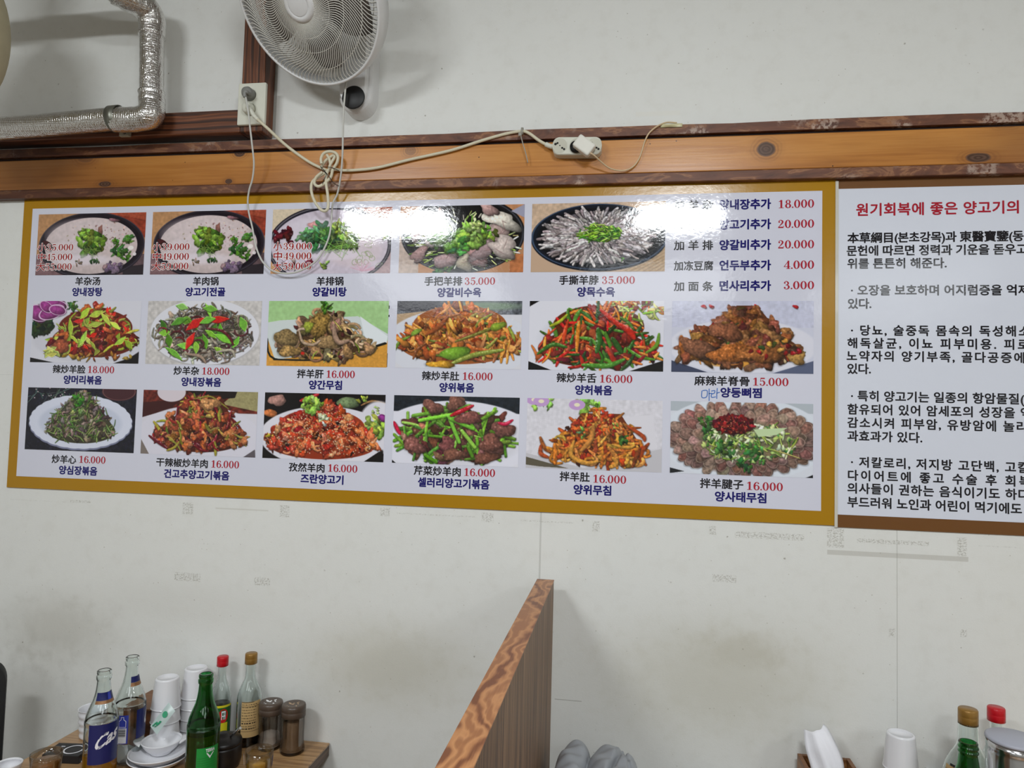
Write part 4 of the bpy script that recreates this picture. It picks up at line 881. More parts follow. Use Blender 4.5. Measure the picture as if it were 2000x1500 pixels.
# the small black marks between two pictures
s = Sheet(yS - .0002)
for a in ((757, 597, 761, 603), (757, 615, 761, 619), (755, 690, 757, 717)):
    p0, p1 = at(a[0], a[3], s.y), at(a[2], a[1], s.y); s.add(np.array([(0, 0), (1, 0), (1, 1), (0, 1)], float), [(0, 1, 2, 3)], p0.x, p1.x, (p0.z + p1.z) / 2, p1.z - p0.z, 0)
s.done('print_marks', TM, root)

# ------------------------------------------------------------------ the notice to the right
yN = -.005
n0, n1 = at(1636, 352, yN), at(1634.5, 1030, yN); nx1 = at(2120, 700, yN).x
zT, zB = at(1640, 351, yN).z, at(1640, 1030, yN).z
root = thing('wall_notice', 'white text notice with brown bands right of the menu board', 'notice', (n0.x, 0, zB))
bm = bm_new(); add_box(bm, n0.x + .001, nx1, yN + .001, -.0006, zB, zT, .0008); part('backing', bm, M_BROWN, root, True)
bm = bm_new(); add_box(bm, n0.x + .002, nx1, yN + .0002, yN + .001, at(1640, 1005, yN).z, at(1640, 369, yN).z); part('white_sheet', bm, M_PAPER2, root, True)
LINES = [('원기회복에 좋은 양고기의', 1672, 1993, 410, 1, .0185), ('本草綱目(본초강목)과 東醫寶鑒(동', 1655, 2002, 465, 0, 0), ('문헌에 따르면 정력과 기운을 돋우고', 1653.5, 2009, 490, 0, 0), ('위를 튼튼히 해준다.', 1655, 1850, 515, 0, 0),
         ('· 오장을 보호하며 어지럼증을 억제', 1662, 2011, 567, 0, 0), ('있다.', 1656, 1702, 593, 0, 0), ('· 당뇨, 술중독 몸속의 독성해소', 1662, 2012, 645, 0, 0), ('해독살균, 이뇨 피부미용. 피로', 1655, 2010, 670, 0, 0), ('노약자의 양기부족, 골다공증에', 1653.5, 2001, 695, 0, 0), ('있다.', 1655, 1701, 720, 0, 0),
         ('· 특히 양고기는 일종의 항암물질(', 1662, 2000, 773, 0, 0), ('함유되어 있어 암세포의 성장을 억', 1655, 2012, 799, 0, 0), ('감소시켜 피부암, 유방암에 놀라', 1655, 2006, 825, 0, 0), ('과효과가 있다.', 1655, 1801, 851, 0, 0),
         ('· 저칼로리, 저지방 고단백, 고칼', 1662, 2008, 902, 0, 0), ('다이어트에 좋고 수술 후 회복', 1656, 2010, 928, 0, 0), ('의사들이 권하는 음식이기도 하다', 1655, 2008, 953, 0, 0), ('부드러워 노인과 어린이 먹기에도', 1655, 1993, 980, 0, 0)]
for body, xl_, xr_, y_, red, em in LINES:
    s = Sheet(yN - .0002); em = (em or .0152) * sS; bold = .026
    a_ = at(xl_, y_, yN); b_ = Vector((at(xr_, 700, yN).x, yN, a_.z)); W_ = b_.x - a_.x
    V1, _f = glyphs(body, bold, 1.0); V2, _f = glyphs(body, bold, 1.5)
    w1, w2 = np.ptp(V1[:, 0]) * em, np.ptp(V2[:, 0]) * em
    sp = 1 + .5 * (W_ - w1) / max(w2 - w1, 1e-6); V, Fc = glyphs(body, bold, round(sp, 3))
    if sp < .9: V, Fc = glyphs(body, bold, .9)
    lo = V[:, 0].min(); kx = W_ / np.ptp(V[:, 0])
    vs_ = [s.bm.verts.new((a_.x + (v[0] - lo) * kx, s.y - v[2] * LAYER, a_.z + (v[1] - .37) * em)) for v in V]
    for f in Fc:
        try: s.bm.faces.new([vs_[i] for i in f]).material_index = red
        except ValueError: pass
    o = s.done('text_line', [M_BLACKT, M_REDT], root)
bm = bm_new(); add_box(bm, at(1631, 700, -.007).x, at(1637, 700, -.007).x, -.0068, -.0062, zB, zT - .004)
tag(part('adhesive_tape', bm, M_CLEAR), 'clear tape strip over the joint between menu board and notice', 'tape', loc=(n0.x, -.0065, zB))
# ------------------------------------------------------------------ foil duct
def foil_mat():
    n = NT('crinkled_foil'); v = n.coords()
    a = n.voronoi(v, 75, 'DISTANCE_TO_EDGE').outputs['Distance']; b = n.noise(v, 38, 5, 0.65)
    x, y, z = n.sep(v)
    g1 = n.math('PINGPONG', n.math('MULTIPLY', x, 1.0), 0.0035); g2 = n.math('PINGPONG', n.math('MULTIPLY', z, 1.0), 0.0035)
    grid = n.math('MINIMUM', n.maprange(g1, 0, .0012), n.maprange(g2, 0, .0012))
    h = n.math('ADD', n.math('MULTIPLY', b, 0.9), n.math('ADD', n.math('MULTIPLY', n.maprange(a, 0, .15), .25), n.math('MULTIPLY', grid, .35)))
    n.set(color=n.mix(b, lin((206, 202, 196)), lin((238, 238, 238))), metal=1.0, rough=n.maprange(b, .3, .7, .14, .28))
    n.bump(h, 0.5, 0.003); return n.m
M_FOIL = foil_mat()
M_STEEL = plain('zinc_steel', (128, 128, 118), 0.42, 0.1, 40, 0.05, metal=0.85)
root = thing('foil_duct', 'silver foil wrapped pipe bending down and along the wall', 'duct', at(296, 130, -.11))
yD = -.105
def crinkle(path, r, seed, amp):
    rng = random.Random(seed); p = catmull(path, 7)
    return p, [r * (1 + amp * rng.uniform(-1, 1)) for _ in p]
bm = bm_new(); A, B = at(297, 66, yD), at(296, 186, yD)
path, rad = crinkle([A, A.lerp(B, .25), A.lerp(B, .5), A.lerp(B, .75), B], .0325, 1, .012); add_tube(bm, path, .03, 22, radii=rad); part('upright_pipe', bm, M_FOIL, root, True)
bm = bm_new(); A2, C = at(294, 228, yD - .01), at(222, 234, yD - .01)
path, rad = crinkle([at(296, 180, yD), at(297, 205, yD), A2 + Vector((0, 0, .006)), at(268, 233, yD - .01), C], .0355, 2, .03); add_tube(bm, path, .03, 22, radii=rad); part('lower_elbow', bm, M_FOIL, root, True)
bm = bm_new(); E2 = at(-70, 256, yD - .03)
path, rad = crinkle([at(228, 232, yD - .01), at(150, 239, yD - .015), at(60, 247, yD - .02), E2], .0325, 3, .012); add_tube(bm, path, .03, 22, radii=rad); part('level_pipe', bm, M_FOIL, root, True)
bm = bm_new(); path, rad = crinkle([at(297, 72, yD), at(297, 44, yD), at(288, 20, yD - .015), at(262, 2, yD - .05), at(225, -18, yD - .09)], .037, 4, .03); add_tube(bm, path, .03, 22, radii=rad); part('upper_elbow', bm, M_FOIL, root, True)
bm = bm_new(); path, rad = crinkle([at(240, -8, yD - .075), at(212, -28, yD - .105), at(160, -48, yD - .13), at(60, -62, yD - .17), at(-150, -60, yD - .22)], .035, 5, .012); add_tube(bm, path, .03, 22, radii=rad); part('upper_pipe', bm, M_FOIL, root, True)
# strap and its screw tab
root = thing('pipe_clamp', 'grey metal strap holding the foil pipe beside its corner', 'clamp', at(232, 232, yD))
c0 = at(228, 232, yD - .01); ax = (at(240, 231, yD - .01) - c0).normalized()
q = ax.to_track_quat('Z', 'Y').to_matrix().to_4x4(); Mx = Matrix.Translation(c0 - ax * .014) @ q
bm = bm_new(); add_lathe(bm, [(.0352, 0), (.0372, 0), (.0372, .028), (.0352, .028)], 36, Mx, close=True); part('strap', bm, M_STEEL, root, True)
bm = bm_new(); tb = at(246, 260, -.0635)
add_box(bm, tb.x - .016, tb.x + .016, -.072, -.0605, tb.z - .012, tb.z + .02, .001); part('tab', bm, plain('tab_zinc', (176, 174, 160), .45, .08, 60, metal=.2), root, True)
bm = bm_new(); add_lathe(bm, [(0, .004), (.004, .003), (.006, 0), (0, 0)], 16, Matrix.Translation((tb.x + .002, -.072, tb.z - .001)) @ Matrix.Rotation(math.pi / 2, 4, 'X')); part('screw', bm, plain('screw_metal', (90, 88, 80), .35, metal=.9), root, True)
# the big beige hood at the picture's edge
M_BEIGE = plain('beige_cloth_duct', (188, 180, 150), 0.8, 0.12, 25, 0.3)
hc = at(-118, 55, -.42); bm = bm_new()
prof = []
for i in range(25):
    a = -math.pi / 2 + math.pi * i / 24
    rr = .148 * (math.cos(a) ** .6 if math.cos(a) > 1e-6 else 0) ; prof.append((max(rr, 0), .185 * math.sin(a)))
add_lathe(bm, prof, 48)
add_lathe(bm, [(.06, .16), (.058, .5)], 24)
tag(part('duct_hood', bm, M_BEIGE), 'beige rounded duct hood at the upper left edge', 'duct', loc=None).location = hc

# ------------------------------------------------------------------ wall fan
M_FAN = plain('white_fan_plastic', (222, 222, 222), 0.38, 0.02, 20)
M_FAN2 = plain('white_fan_wire', (214, 212, 204), 0.42, 0.03, 20)
M_BLADE = plain('grey_fan_blade', (92, 84, 78), 0.35, 0.05, 20)
M_BLACKG = plain('black_gloss', (7, 7, 8), 0.5, 0.1, 20)
M_FANIN = plain('fan_motor_grey', (118, 114, 108), 0.5)
fc = Vector((-.8235, -.2494, H + 1.0694)); nrm = Vector((-.198, -.740, -.643)).normalized()
fa = nrm.cross(Vector((0, 0, 1))).normalized(); fb = nrm.cross(fa).normalized()
MF = Matrix(((fa.x, fb.x, nrm.x, fc.x), (fa.y, fb.y, nrm.y, fc.y), (fa.z, fb.z, nrm.z, fc.z), (0, 0, 0, 1)))
if MF.to_3x3().determinant() < 0:
    fb = -fb; MF = Matrix(((fa.x, fb.x, nrm.x, fc.x), (fa.y, fb.y, nrm.y, fc.y), (fa.z, fb.z, nrm.z, fc.z), (0, 0, 0, 1)))
root = thing('wall_fan', 'white wall fan tilted downward above the menu board', 'fan', (-.765, 0, H + .86))
R = .206
bm = bm_new()
add_lathe(bm, [(R - .004, .004), (R - .001, .0065), (R + .003, .004), (R + .004, -.01), (R + .002, -.048), (R - .003, -.05), (R - .005, -.046), (R - .004, -.01)], 120, MF, close=True)
part('guard_rim', bm, M_FAN, root, True)
def dome(t): return .040 * (1 - t * t) + .002
bm = bm_new(); r0 = .043
for i in range(112):
    th = 2 * math.pi * i / 112; path = []
    for j in range(15):
        t = j / 14; r = r0 + (R - .003 - r0) * t
        a = th + .30 * math.sin(t * 2 * math.pi * .78) + .10 * t
        path.append(MF @ Vector((r * math.cos(a), r * math.sin(a), dome(r / R))))
    add_tube(bm, path, .00115, 5, cap=False)
for rr in (.40, .58, .80):
    add_tube(bm, [MF @ Vector((rr * R * math.cos(2 * math.pi * i / 72), rr * R * math.sin(2 * math.pi * i / 72), dome(rr) - .002)) for i in range(73)], .0012, 5, cap=False)
part('front_grille', bm, M_FAN2, root, True)
bm = bm_new()
add_lathe(bm, [(0, .048), (.026, .048), (.0275, .0475), (.0285, .046), (.0295, .0475), (.036, .0475), (.042, .044), (.046, .034), (.043, .03), (0, .03)], 60, MF)
part('hub_cap', bm, M_FAN, root, True)
bm = bm_new()
for i in range(90):
    th = 2 * math.pi * i / 90; path = []
    for j in range(8):
        t = j / 7; r = .06 + (R - .006 - .06) * t
        path.append(MF @ Vector((r * math.cos(th + .25 * t), r * math.sin(th + .25 * t), -.048 - .055 * (1 - t ** 3))))
    add_tube(bm, path, .0012, 4, cap=False)
add_tube(bm, [MF @ Vector((.7 * R * math.cos(2 * math.pi * i / 60), .7 * R * math.sin(2 * math.pi * i / 60), -.088)) for i in range(61)], .0013, 5, cap=False)
part('rear_grille', bm, M_FAN2, root, True)
for kbl in range(5):
    bm = bm_new(); rows = []
    for i in range(9):
        t = i / 8; r = .03 + (.172 - .03) * t; wdt = .26 + .34 * math.sin(math.pi * min(1, .25 + t * .75)); row = []
        for j in range(7):
            s = j / 6 - .5; a = 2 * math.pi * kbl / 5 + s * wdt * 2 + .2 * t
            row.append(bm.verts.new(MF @ Vector((r * math.cos(a), r * math.sin(a), -.025 + s * .034))))
        rows.append(row)
    for A_, B_ in zip(rows, rows[1:]):
        for j in range(6): bm.faces.new((A_[j], A_[j + 1], B_[j + 1], B_[j])).smooth = True
    o = part('blade', bm, M_BLADE, root, True); md = o.modifiers.new('thickness', 'SOLIDIFY'); md.thickness = .002
bm = bm_new(); add_lathe(bm, [(0, .02), (.03, .02), (.034, .0), (.034, -.04), (0, -.04)], 40, MF); part('blade_hub', bm, M_BLADE, root, True)
bm = bm_new(); add_lathe(bm, [(0, -.095), (.06, -.095), (.066, -.105), (.064, -.16), (.05, -.185), (0, -.19)], 40, MF); part('motor_housing', bm, M_FAN, root, True)
# the body on the wall
xb = -.764; hw = .0495; zc = H + .912
def stadium(hw_, zc_, ztop, y, n_=18):
    pts = [(xb + hw_ * math.cos(math.pi + math.pi * i / n_), y, zc_ + hw_ * 1.1 * math.sin(math.pi + math.pi * i / n_)) for i in range(n_ + 1)]
    pts += [(xb + hw_, y, ztop), (xb - hw_, y, ztop)]
    return pts
def loft(bm, loops, mat=0, smooth=False):
    V = [[bm.verts.new(p) for p in l] for l in loops]
    for A_, B_ in zip(V, V[1:]):
        for i in range(len(A_)):
            f = bm.faces.new((A_[i], A_[(i + 1) % len(A_)], B_[(i + 1) % len(A_)], B_[i])); f.material_index = mat; f.smooth = smooth
    bm.faces.new(V[0][::-1]).material_index = mat; bm.faces.new(V[-1]).material_index = mat
zt = H + 1.21
bm = bm_new(); loft(bm, [stadium(hw, zc, zt, 0), stadium(hw, zc, zt, -.045), stadium(hw * .96, zc, zt, -.052), stadium(hw * .86, zc, zt - .01, -.056)])
part('mount', bm, M_FAN, root, True)
bm = bm_new(); loft(bm, [stadium(hw * .80, zc + .004, zt - .02, -.0555), stadium(hw * .80, zc + .004, zt - .02, -.072), stadium(hw * .74, zc + .004, zt - .03, -.078)])
part('mount_cover', bm, M_FAN, root, True)
rc = at(690, 190, -.079)
bm = bm_new(); add_lathe(bm, [(0, .003), (.0315, .003), (.033, .0015), (.033, -.002), (0, -.002)], 48, Matrix.Translation((rc.x, -.078, rc.z)) @ Matrix.Rotation(math.pi / 2, 4, 'X')); part('sensor_window', bm, M_BLACKG, root, True)
bm = bm_new(); back = MF @ Vector((0, 0, -.17)); bp = Vector((xb, -.05, zt - .06))
add_tube(bm, catmull([back, back.lerp(bp, .5) + Vector((0, 0, .01)), bp], 5), .032, 18); part('neck', bm, M_FAN, root, True)

# ------------------------------------------------------------------ wall outlet and the cords
M_PLATE = plain('ivory_plastic', (214, 214, 200), 0.45, 0.03, 30)
M_CORDW = plain('cream_cord', (212, 205, 180), 0.5, 0.06, 90)
M_CORDG = plain('grey_white_cord', (198, 198, 192), 0.5, 0.05, 90)
M_GREYP = plain('grey_plug_rubber', (130, 130, 126), 0.5)
M_DKSOCK = plain('socket_shadow_grey', (60, 60, 56), 0.6)
yo = -pf - .004
pl0, pl1 = at(466, 163, -pf - .012), at(516, 242, -pf - .012)
root = thing('wall_outlet', 'ivory double wall outlet on the dark upright timber', 'outlet', ((pl0.x + pl1.x) / 2, -pf, pl1.z))
bm = bm_new(); add_box(bm, pl0.x, pl1.x, -pf - .012, -pf, pl1.z, pl0.z, .003); part('plate', bm, M_PLATE, root, True)
RX = Matrix.Rotation(math.pi / 2, 4, 'X')
for cpx, cpy in ((489, 186), (488, 214)):
    sc_ = at(cpx, cpy, -pf - .012); bm = bm_new()
    add_lathe(bm, [(.0175, .0), (.0195, .0015), (.0205, .0), (.0195, -.001), (.0175, -.001)], 36, Matrix.Translation(sc_) @ RX, close=True)
    add_lathe(bm, [(0, .0002), (.0175, .0002)], 36, Matrix.Translation(sc_) @ RX, mat=1)
    part('socket', bm, [M_PLATE, M_DKSOCK], root, True)
# fan cord: out of the fan, a long loop over the menu, back up to the top socket
root = thing('fan_cord', 'thin grey cord looping from the fan over the menu to the outlet', 'cord', at(669, 300, -.07))
fpts = [(676, 160, -.10), (672, 205, -.095), (670, 250, -.085), (669, 300, -.07), (666, 340, -.055), (659, 378, -.035), (650, 398, -.03), (647, 434, -.03), (643, 461, -.03), (632, 488, -.03), (616, 511, -.03), (589, 528, -.03), (562, 534, -.03), (535, 530, -.03),
        (516, 515, -.03), (505, 496, -.03), (498, 473, -.03), (493, 445, -.03), (486, 415, -.03), (484, 392, -.04), (487, 370, -.05), (493, 350, -.06), (496, 320, -.075), (493, 288, -.09), (489, 254, -.10), (486, 226, -.11), (482, 200, -.112), (479, 186, -.108)]
bm = bm_new(); add_tube(bm, catmull([at(*p) for p in fpts], 5), .0026, 10); part('cable', bm, M_CORDG, root, True)
bm = bm_new(); pc = at(489, 186, -pf - .013)
add_lathe(bm, [(0, .03), (.012, .028), (.0165, .02), (.0172, 0), (0, 0)], 32, Matrix.Translation(pc) @ RX)
add_tube(bm, catmull([at(488, 185, -.092), at(483, 180, -.108), at(478, 181, -.111), at(478.5, 190, -.109)], 5), .0052, 12)
part('plug', bm, M_GREYP, root, True)
# power strip with its cable, knotted in the middle
root = thing('power_strip', 'white three socket power strip lying along the beam with its knotted cable', 'power strip', at(1126, 286, -.03))
s0, s1 = at(1080, 287, -.045), at(1175, 286.5, -.045); hh = .0245; yz0, yz1 = -.026, -.058
bm = bm_new(); sd = (s1 - s0); L_ = sd.length; ang = math.atan2(sd.z, sd.x)
MS = Matrix.Translation((s0 + s1) / 2) @ Matrix.Rotation(-ang, 4, 'Y')
def rrect(hx, hz, r, y, n_=7):
    pts = []
    for cx, cz, a0 in ((hx - r, hz - r, 0), (-hx + r, hz - r, 90), (-hx + r, -hz + r, 180), (hx - r, -hz + r, 270)):
        for i in range(n_ + 1):
            a = math.radians(a0 + 90 * i / n_); pts.append(Vector((cx + r * math.cos(a), y, cz + r * math.sin(a))))
    return pts
def loftM(bm, loops, M, mat=0): loft(bm, [[M @ p for p in l] for l in loops], mat, False)
yo2 = -.045
loftM(bm, [rrect(L_ / 2, hh, .018, .021), rrect(L_ / 2, hh, .018, -.006), rrect(L_ / 2 - .002, hh - .002, .017, -.009), rrect(L_ / 2 - .006, hh - .006, .014, -.0095)], MS)
part('body', bm, M_PLATE, root, True)
for kx in (-.046, 0, .046):
    bm = bm_new(); MM = MS @ Matrix.Translation((kx, -.0096, 0)) @ RX
    add_lathe(bm, [(.0185, .0), (.0195, .0014), (.0205, .0)], 36, MM)
    add_lathe(bm, [(.0, .0002), (.0185, .0002)], 36, MM, mat=2)
    for hx_, hy_, rr_ in ((-.0095 * .7, .0095 * .7, .0028), (.0095 * .7, -.0095 * .7, .0028), (-.012, .004, .0035), (.012, -.010, .003), (0, .0, .0016)):
        add_lathe(bm, [(.0, .0006), (rr_, .0005), (rr_, 0)], 14, MM @ Matrix.Translation((hx_, hy_, 0)), mat=1)
    part('socket', bm, [M_PLATE, M_BLACKG, plain('socket_face_ivory', (196, 194, 178), .5)], root, True)
def cpath(lst, k=6): return catmull([at(*p) for p in lst], k)
bm = bm_new()
add_tube(bm, cpath([(487, 214, -.098), (494, 224, -.10), (504, 234, -.10), (524, 252, -.09), (560, 285, -.06), (600, 314, -.04), (625, 327, -.034), (641, 333, -.036), (655, 331, -.034), (672, 333, -.032), (700, 332, -.031), (740, 327, -.03), (800, 312, -.03), (880, 294, -.03), (940, 275, -.03), (990, 261, -.031), (1020, 256.5, -.034),
                    (1034, 261, -.035), (1052, 274, -.036), (1066, 282, -.038), (1078, 286, -.04)]), .0043, 12)
# the gathered loops
for l in [[(627, 327, -.036), (636, 314, -.042), (650, 304, -.044), (654, 306, -.046), (645, 322, -.048), (640, 334, -.046), (622, 345, -.044), (610, 356, -.044), (608, 372, -.044), (614, 392, -.046), (625, 408, -.046), (635, 412, -.046), (641, 404, -.046), (640, 380, -.046), (637, 358, -.046), (638, 340, -.046), (645, 325, -.044), (643, 310, -.046), (638, 302, -.048)],
          [(628, 320, -.05), (627, 310, -.052), (632, 300, -.053), (642, 296, -.053), (654, 298, -.053), (660, 306, -.053), (658, 318, -.053), (650, 332, -.051), (646, 346, -.048), (634, 358, -.046), (622, 364, -.046), (614, 358, -.046), (618, 346, -.048), (630, 336, -.05)]]:
    add_tube(bm, cpath(l, 7), .0042, 12)
part('cable', bm, M_CORDW, root, True)
bm = bm_new(); add_tube(bm, cpath([(1066, 282, -.038), (1073, 285, -.039), (1081, 287, -.041)]), .0066, 14); part('cable_gland', bm, M_PLATE, root, True)
bm = bm_new(); pc = at(488, 214, -pf - .013)
add_lathe(bm, [(0, .024), (.013, .022), (.0165, .015), (.0172, 0), (0, 0)], 32, Matrix.Translation(pc) @ RX)
p_ = cpath([(484, 209, -.094), (490, 217, -.100), (497, 227, -.100), (505, 235, -.099)], 8)
add_tube(bm, p_, .006, 14, radii=[.0072 - .0024 * i / (len(p_) - 1) + (.0006 if i % 4 < 2 else 0) for i in range(len(p_))])
part('plug', bm, M_PLATE, root, True)
# wire tie round the knot, cable tie, adapter, tape
bm = bm_new()
add_tube(bm, cpath([(626, 325, -.05), (634, 334, -.054), (642, 344, -.054), (652, 358, -.05), (662, 363, -.048)]), .0009, 6)
add_tube(bm, cpath([(662, 334, -.05), (650, 328, -.058), (634, 326, -.056), (628, 330, -.05), (637, 340, -.054), (632, 352, -.052), (630, 360, -.05)]), .0009, 6)
tag(part('wire_tie', bm, plain('black_wire', (24, 22, 20), .6)), 'thin black wire twisted round the knotted cream cable', 'tie', loc=at(640, 340, -.05))
M_TIE = plain('clear_nylon', (176, 172, 160), .35, trans=.3)
bm = bm_new()
tc_ = at(1020, 256, -.034)
add_lathe(bm, [(.0056, -.003), (.0068, -.003), (.0068, .003), (.0056, .003)], 24, Matrix.Translation(tc_) @ Matrix.Rotation(math.pi / 2, 4, 'Y') @ Matrix.Scale(1.5, 4, (1, 0, 0)), close=True)
a_ = at(1016, 263, -.043); add_box(bm, a_.x - .0045, a_.x + .0045, -.048, -.040, a_.z - .005, a_.z + .005, .001)
add_tube(bm, cpath([(1017, 264, -.044), (1020, 276, -.044), (1027, 300, -.04), (1031, 318, -.036)]), .0016, 6)
tag(part('cable_tie', bm, M_TIE), 'clear nylon cable tie hanging where the cable crests the beam', 'tie', loc=tc_)
root = thing('power_adapter', 'small white plug adapter tilted across the power strip with thin cord', 'adapter', at(1143, 287, -.06))
bm = bm_new(); ac = at(1141, 285, -.075)
MA = Matrix.Translation((ac.x, 0, ac.z)) @ Matrix.Rotation(math.radians(38), 4, 'Y')
add_box(bm, -.0265, .0265, -.086, -.062, -.0185, .0185, .005, 3, M=MA); part('body', bm, plain('adapter_white', (224, 222, 212), .4), root, True)
bm = bm_new(); add_lathe(bm, [(.0, .004), (.016, .004), (.016, -.004), (0, -.004)], 30, Matrix.Translation((at(1122, 287, -.058).x + .004, -.0585, at(1126, 287, -.058).z)) @ RX); part('plug_collar', bm, M_BLACKG, root, True)
bm = bm_new(); add_tube(bm, cpath([(1151, 298, -.08), (1160, 303, -.078), (1174, 316, -.06), (1190, 328, -.045), (1208, 333, -.036), (1224, 332, -.032), (1238, 324, -.032), (1248, 310, -.032), (1254, 294, -.032), (1259, 277, -.034), (1267, 261, -.036), (1280, 249, -.036), (1293, 242, -.03), (1305, 239, -.012), (1322, 240, -.006)]), .0021, 10); part('cable', bm, plain('tan_cord', (206, 182, 146), .5), root, True)
bm = bm_new(); t0, t1 = at(1290, 246, -.03), at(1333, 236, -.03)
g_ = []
for i in range(13):
    row = []
    for j in range(7):
        u, w_ = i / 12, j / 6; x_ = t0.x + (t1.x - t0.x) * u; z_ = t0.z - .004 + (t1.z - t0.z) * w_
        y_ = -.002 if z_ > zz(zb4) + .004 else -.0285
        y_ -= .006 * math.exp(-((w_ - .45) * 4) ** 2) * math.sin(math.pi * min(1, u * 1.3)) if w_ > .1 else 0
        row.append(bm.verts.new((x_, y_, z_)))
    g_.append(row)
for A_, B_ in zip(g_, g_[1:]):
    for j in range(6): bm.faces.new((A_[j], A_[j + 1], B_[j + 1], B_[j])).smooth = True
o = part('adhesive_tape', bm, plain('yellowed_tape', (206, 200, 158), .3, coat=.4)); md = o.modifiers.new('thickness', 'SOLIDIFY'); md.thickness = .0006
tag(o, 'yellowed strip of tape holding the thin cord at the beam top', 'tape', loc=at(1311, 241, -.02))
# ------------------------------------------------------------------ low partition
M_OAK = wood('oak_edge', [(0.18, lin((122, 72, 42))), (0.38, lin((176, 120, 76))), (0.6, lin((194, 138, 90))), (0.8, lin((158, 104, 64)))], 'Y', 7, 0.7, 6, 11, 0.12, 0.4, 0.1, wavew=.75).m
M_VENEER = wood('brown_veneer', [(0.2, lin((92, 66, 44))), (0.45, lin((132, 100, 70))), (0.6, lin((150, 116, 84))), (0.85, lin((104, 76, 52)))], 'Z', 22, 0.05, 16, 3, 0.35, 0.5, 0.08).m
px0, px1 = at(1049, 1132, -.05).x, at(1082.5, 1132, -.05).x; pz = at(1065, 1131.5, -.05).z
root = thing('low_partition', 'low oak topped partition standing out from the wall between the tables', 'partition', ((px0 + px1) / 2, -.66, 0)); root['kind'] = 'thing'
bm = bm_new(); add_box(bm, px0 + .001, px1 - .001, -1.32, -.05, 0, pz - .003); part('panel', bm, M_VENEER, root, True)
bm = bm_new(); add_box(bm, px0, px1, -1.322, -.049, pz - .003, pz, .0006); part('top_edge', bm, M_OAK, root, True)

# ------------------------------------------------------------------ tables
TZ = .75
M_TABLE = wood('table_top_wood', [(0.2, lin((120, 88, 56))), (0.42, lin((164, 126, 84))), (0.6, lin((184, 146, 102))), (0.85, lin((140, 104, 68)))], 'X', 6, 0.10, 7, 5, 0.3, 0.35, 0.05, 0.3).m
M_TEDGE = wood('table_edge_wood', [(0.2, lin((78, 60, 48))), (0.6, lin((118, 94, 76))), (0.85, lin((92, 72, 58)))], 'Y', 8, 0.1, 7, 4, 0.3, 0.45, 0.05).m
M_TLEG = plain('black_table_leg', (34, 33, 32), .5, .05, 20)
def table(label, x0, x1, y0, group):
    root = thing('dining_table', label, 'table', ((x0 + x1) / 2, y0 / 2, 0), group)
    bm = bm_new(); add_box(bm, x0, x1, y0, -.004, TZ - .006, TZ, .0015); part('table_top', bm, M_TABLE, root, True)
    bm = bm_new(); add_box(bm, x0 + .001, x1 - .001, y0 + .001, -.005, TZ - .034, TZ - .006); part('edge_band', bm, M_TEDGE, root, True)
    for lx in (x0 + .05, x1 - .05):
        for ly in (y0 + .05, -.06):
            bm = bm_new(); add_box(bm, lx - .02, lx + .02, ly - .02, ly + .02, 0, TZ - .034, .003); part('leg', bm, M_TLEG, root, True)
    return root
tx0, tx1 = -1.512, -.786
table('wooden table end against the wall, crowded with bottles and bowls', tx0, tx1, -1.15, None)
rx0, rx1 = .56, 1.34
table('wooden table at the right wall, under the tissue box', rx0, rx1, -1.15, None)

# ------------------------------------------------------------------ table ware materials
M_CLEARG = glass('clear_bottle_glass', (244, 250, 248), .015)
M_GREENG = glass('green_bottle_glass', (30, 146, 62), .02)
M_SMOKEG = thin_glass('smoked_shaker_glass', (232, 228, 224), (110, 104, 100))
M_TUMBLER = thin_glass('clear_tumbler_glass', (250, 250, 247), (196, 190, 180))
M_BEER = plain('amber_beer', (214, 150, 30), .05, .05, 30, trans=.6)
M_SOY = plain('dark_soy_liquid', (16, 9, 7), .1, .05)
M_JUICE = plain('yellow_drink', (240, 186, 70), .05, .05, 30, trans=.5)
M_COLA = plain('brown_drink', (186, 124, 66), .05, .08, 30, trans=.5)
M_PORC = plain('white_melamine', (228, 228, 232), .22, .01, 10, coat=.3)
M_DBLUE = plain('dark_blue_label', (22, 30, 92), .35, .06, 30); M_LBLUE = plain('bright_blue_label', (52, 66, 170), .35, .06, 30)
M_WHITEP = plain('white_print', (232, 232, 238), .4); M_COPPER = plain('copper_foil_band', (150, 110, 76), .35, .1, 40, metal=.5); M_BLKP = plain('black_print', (24, 22, 26), .5)
M_GLAB = plain('green_label', (22, 142, 58), .4, .05, 40); M_KRAFT = plain('beige_paper_label', (196, 164, 112), .55, .08, 30)
M_REDCAP = plain('red_bottle_cap', (190, 16, 30), .3, .04, 20); M_GOLDCAP = plain('gold_bottle_cap', (150, 112, 52), .32, .06, 20, metal=.35)
M_YEL = plain('yellow_label', (214, 206, 40), .4, .08, 40); M_REDL = plain('red_label_badge', (196, 34, 30), .4); M_DKGRN = plain('deep_green_label', (34, 96, 44), .4, .1, 40)
M_BRNLID = plain('brown_shaker_lid', (84, 70, 60), .35, .06, 30); M_SALT = plain('white_salt', (240, 240, 240), .9, .04, 200); M_PEP = plain('beige_seasoning', (176, 152, 126), .9, .12, 160)
M_CHROME = plain('chrome', (200, 200, 202), .15, .03, 10, metal=1.0); M_GLID = plain('grey_plastic_lid', (170, 172, 184), .45, .03, 10)
M_TISSUE = plain('white_tissue', (236, 236, 242), .85, .03, 40, .15)
M_BLKPOT = plain('black_stoneware', (26, 22, 22), .4, .1, 30); M_BLKBOX = plain('matt_black_box', (26, 25, 28), .5)
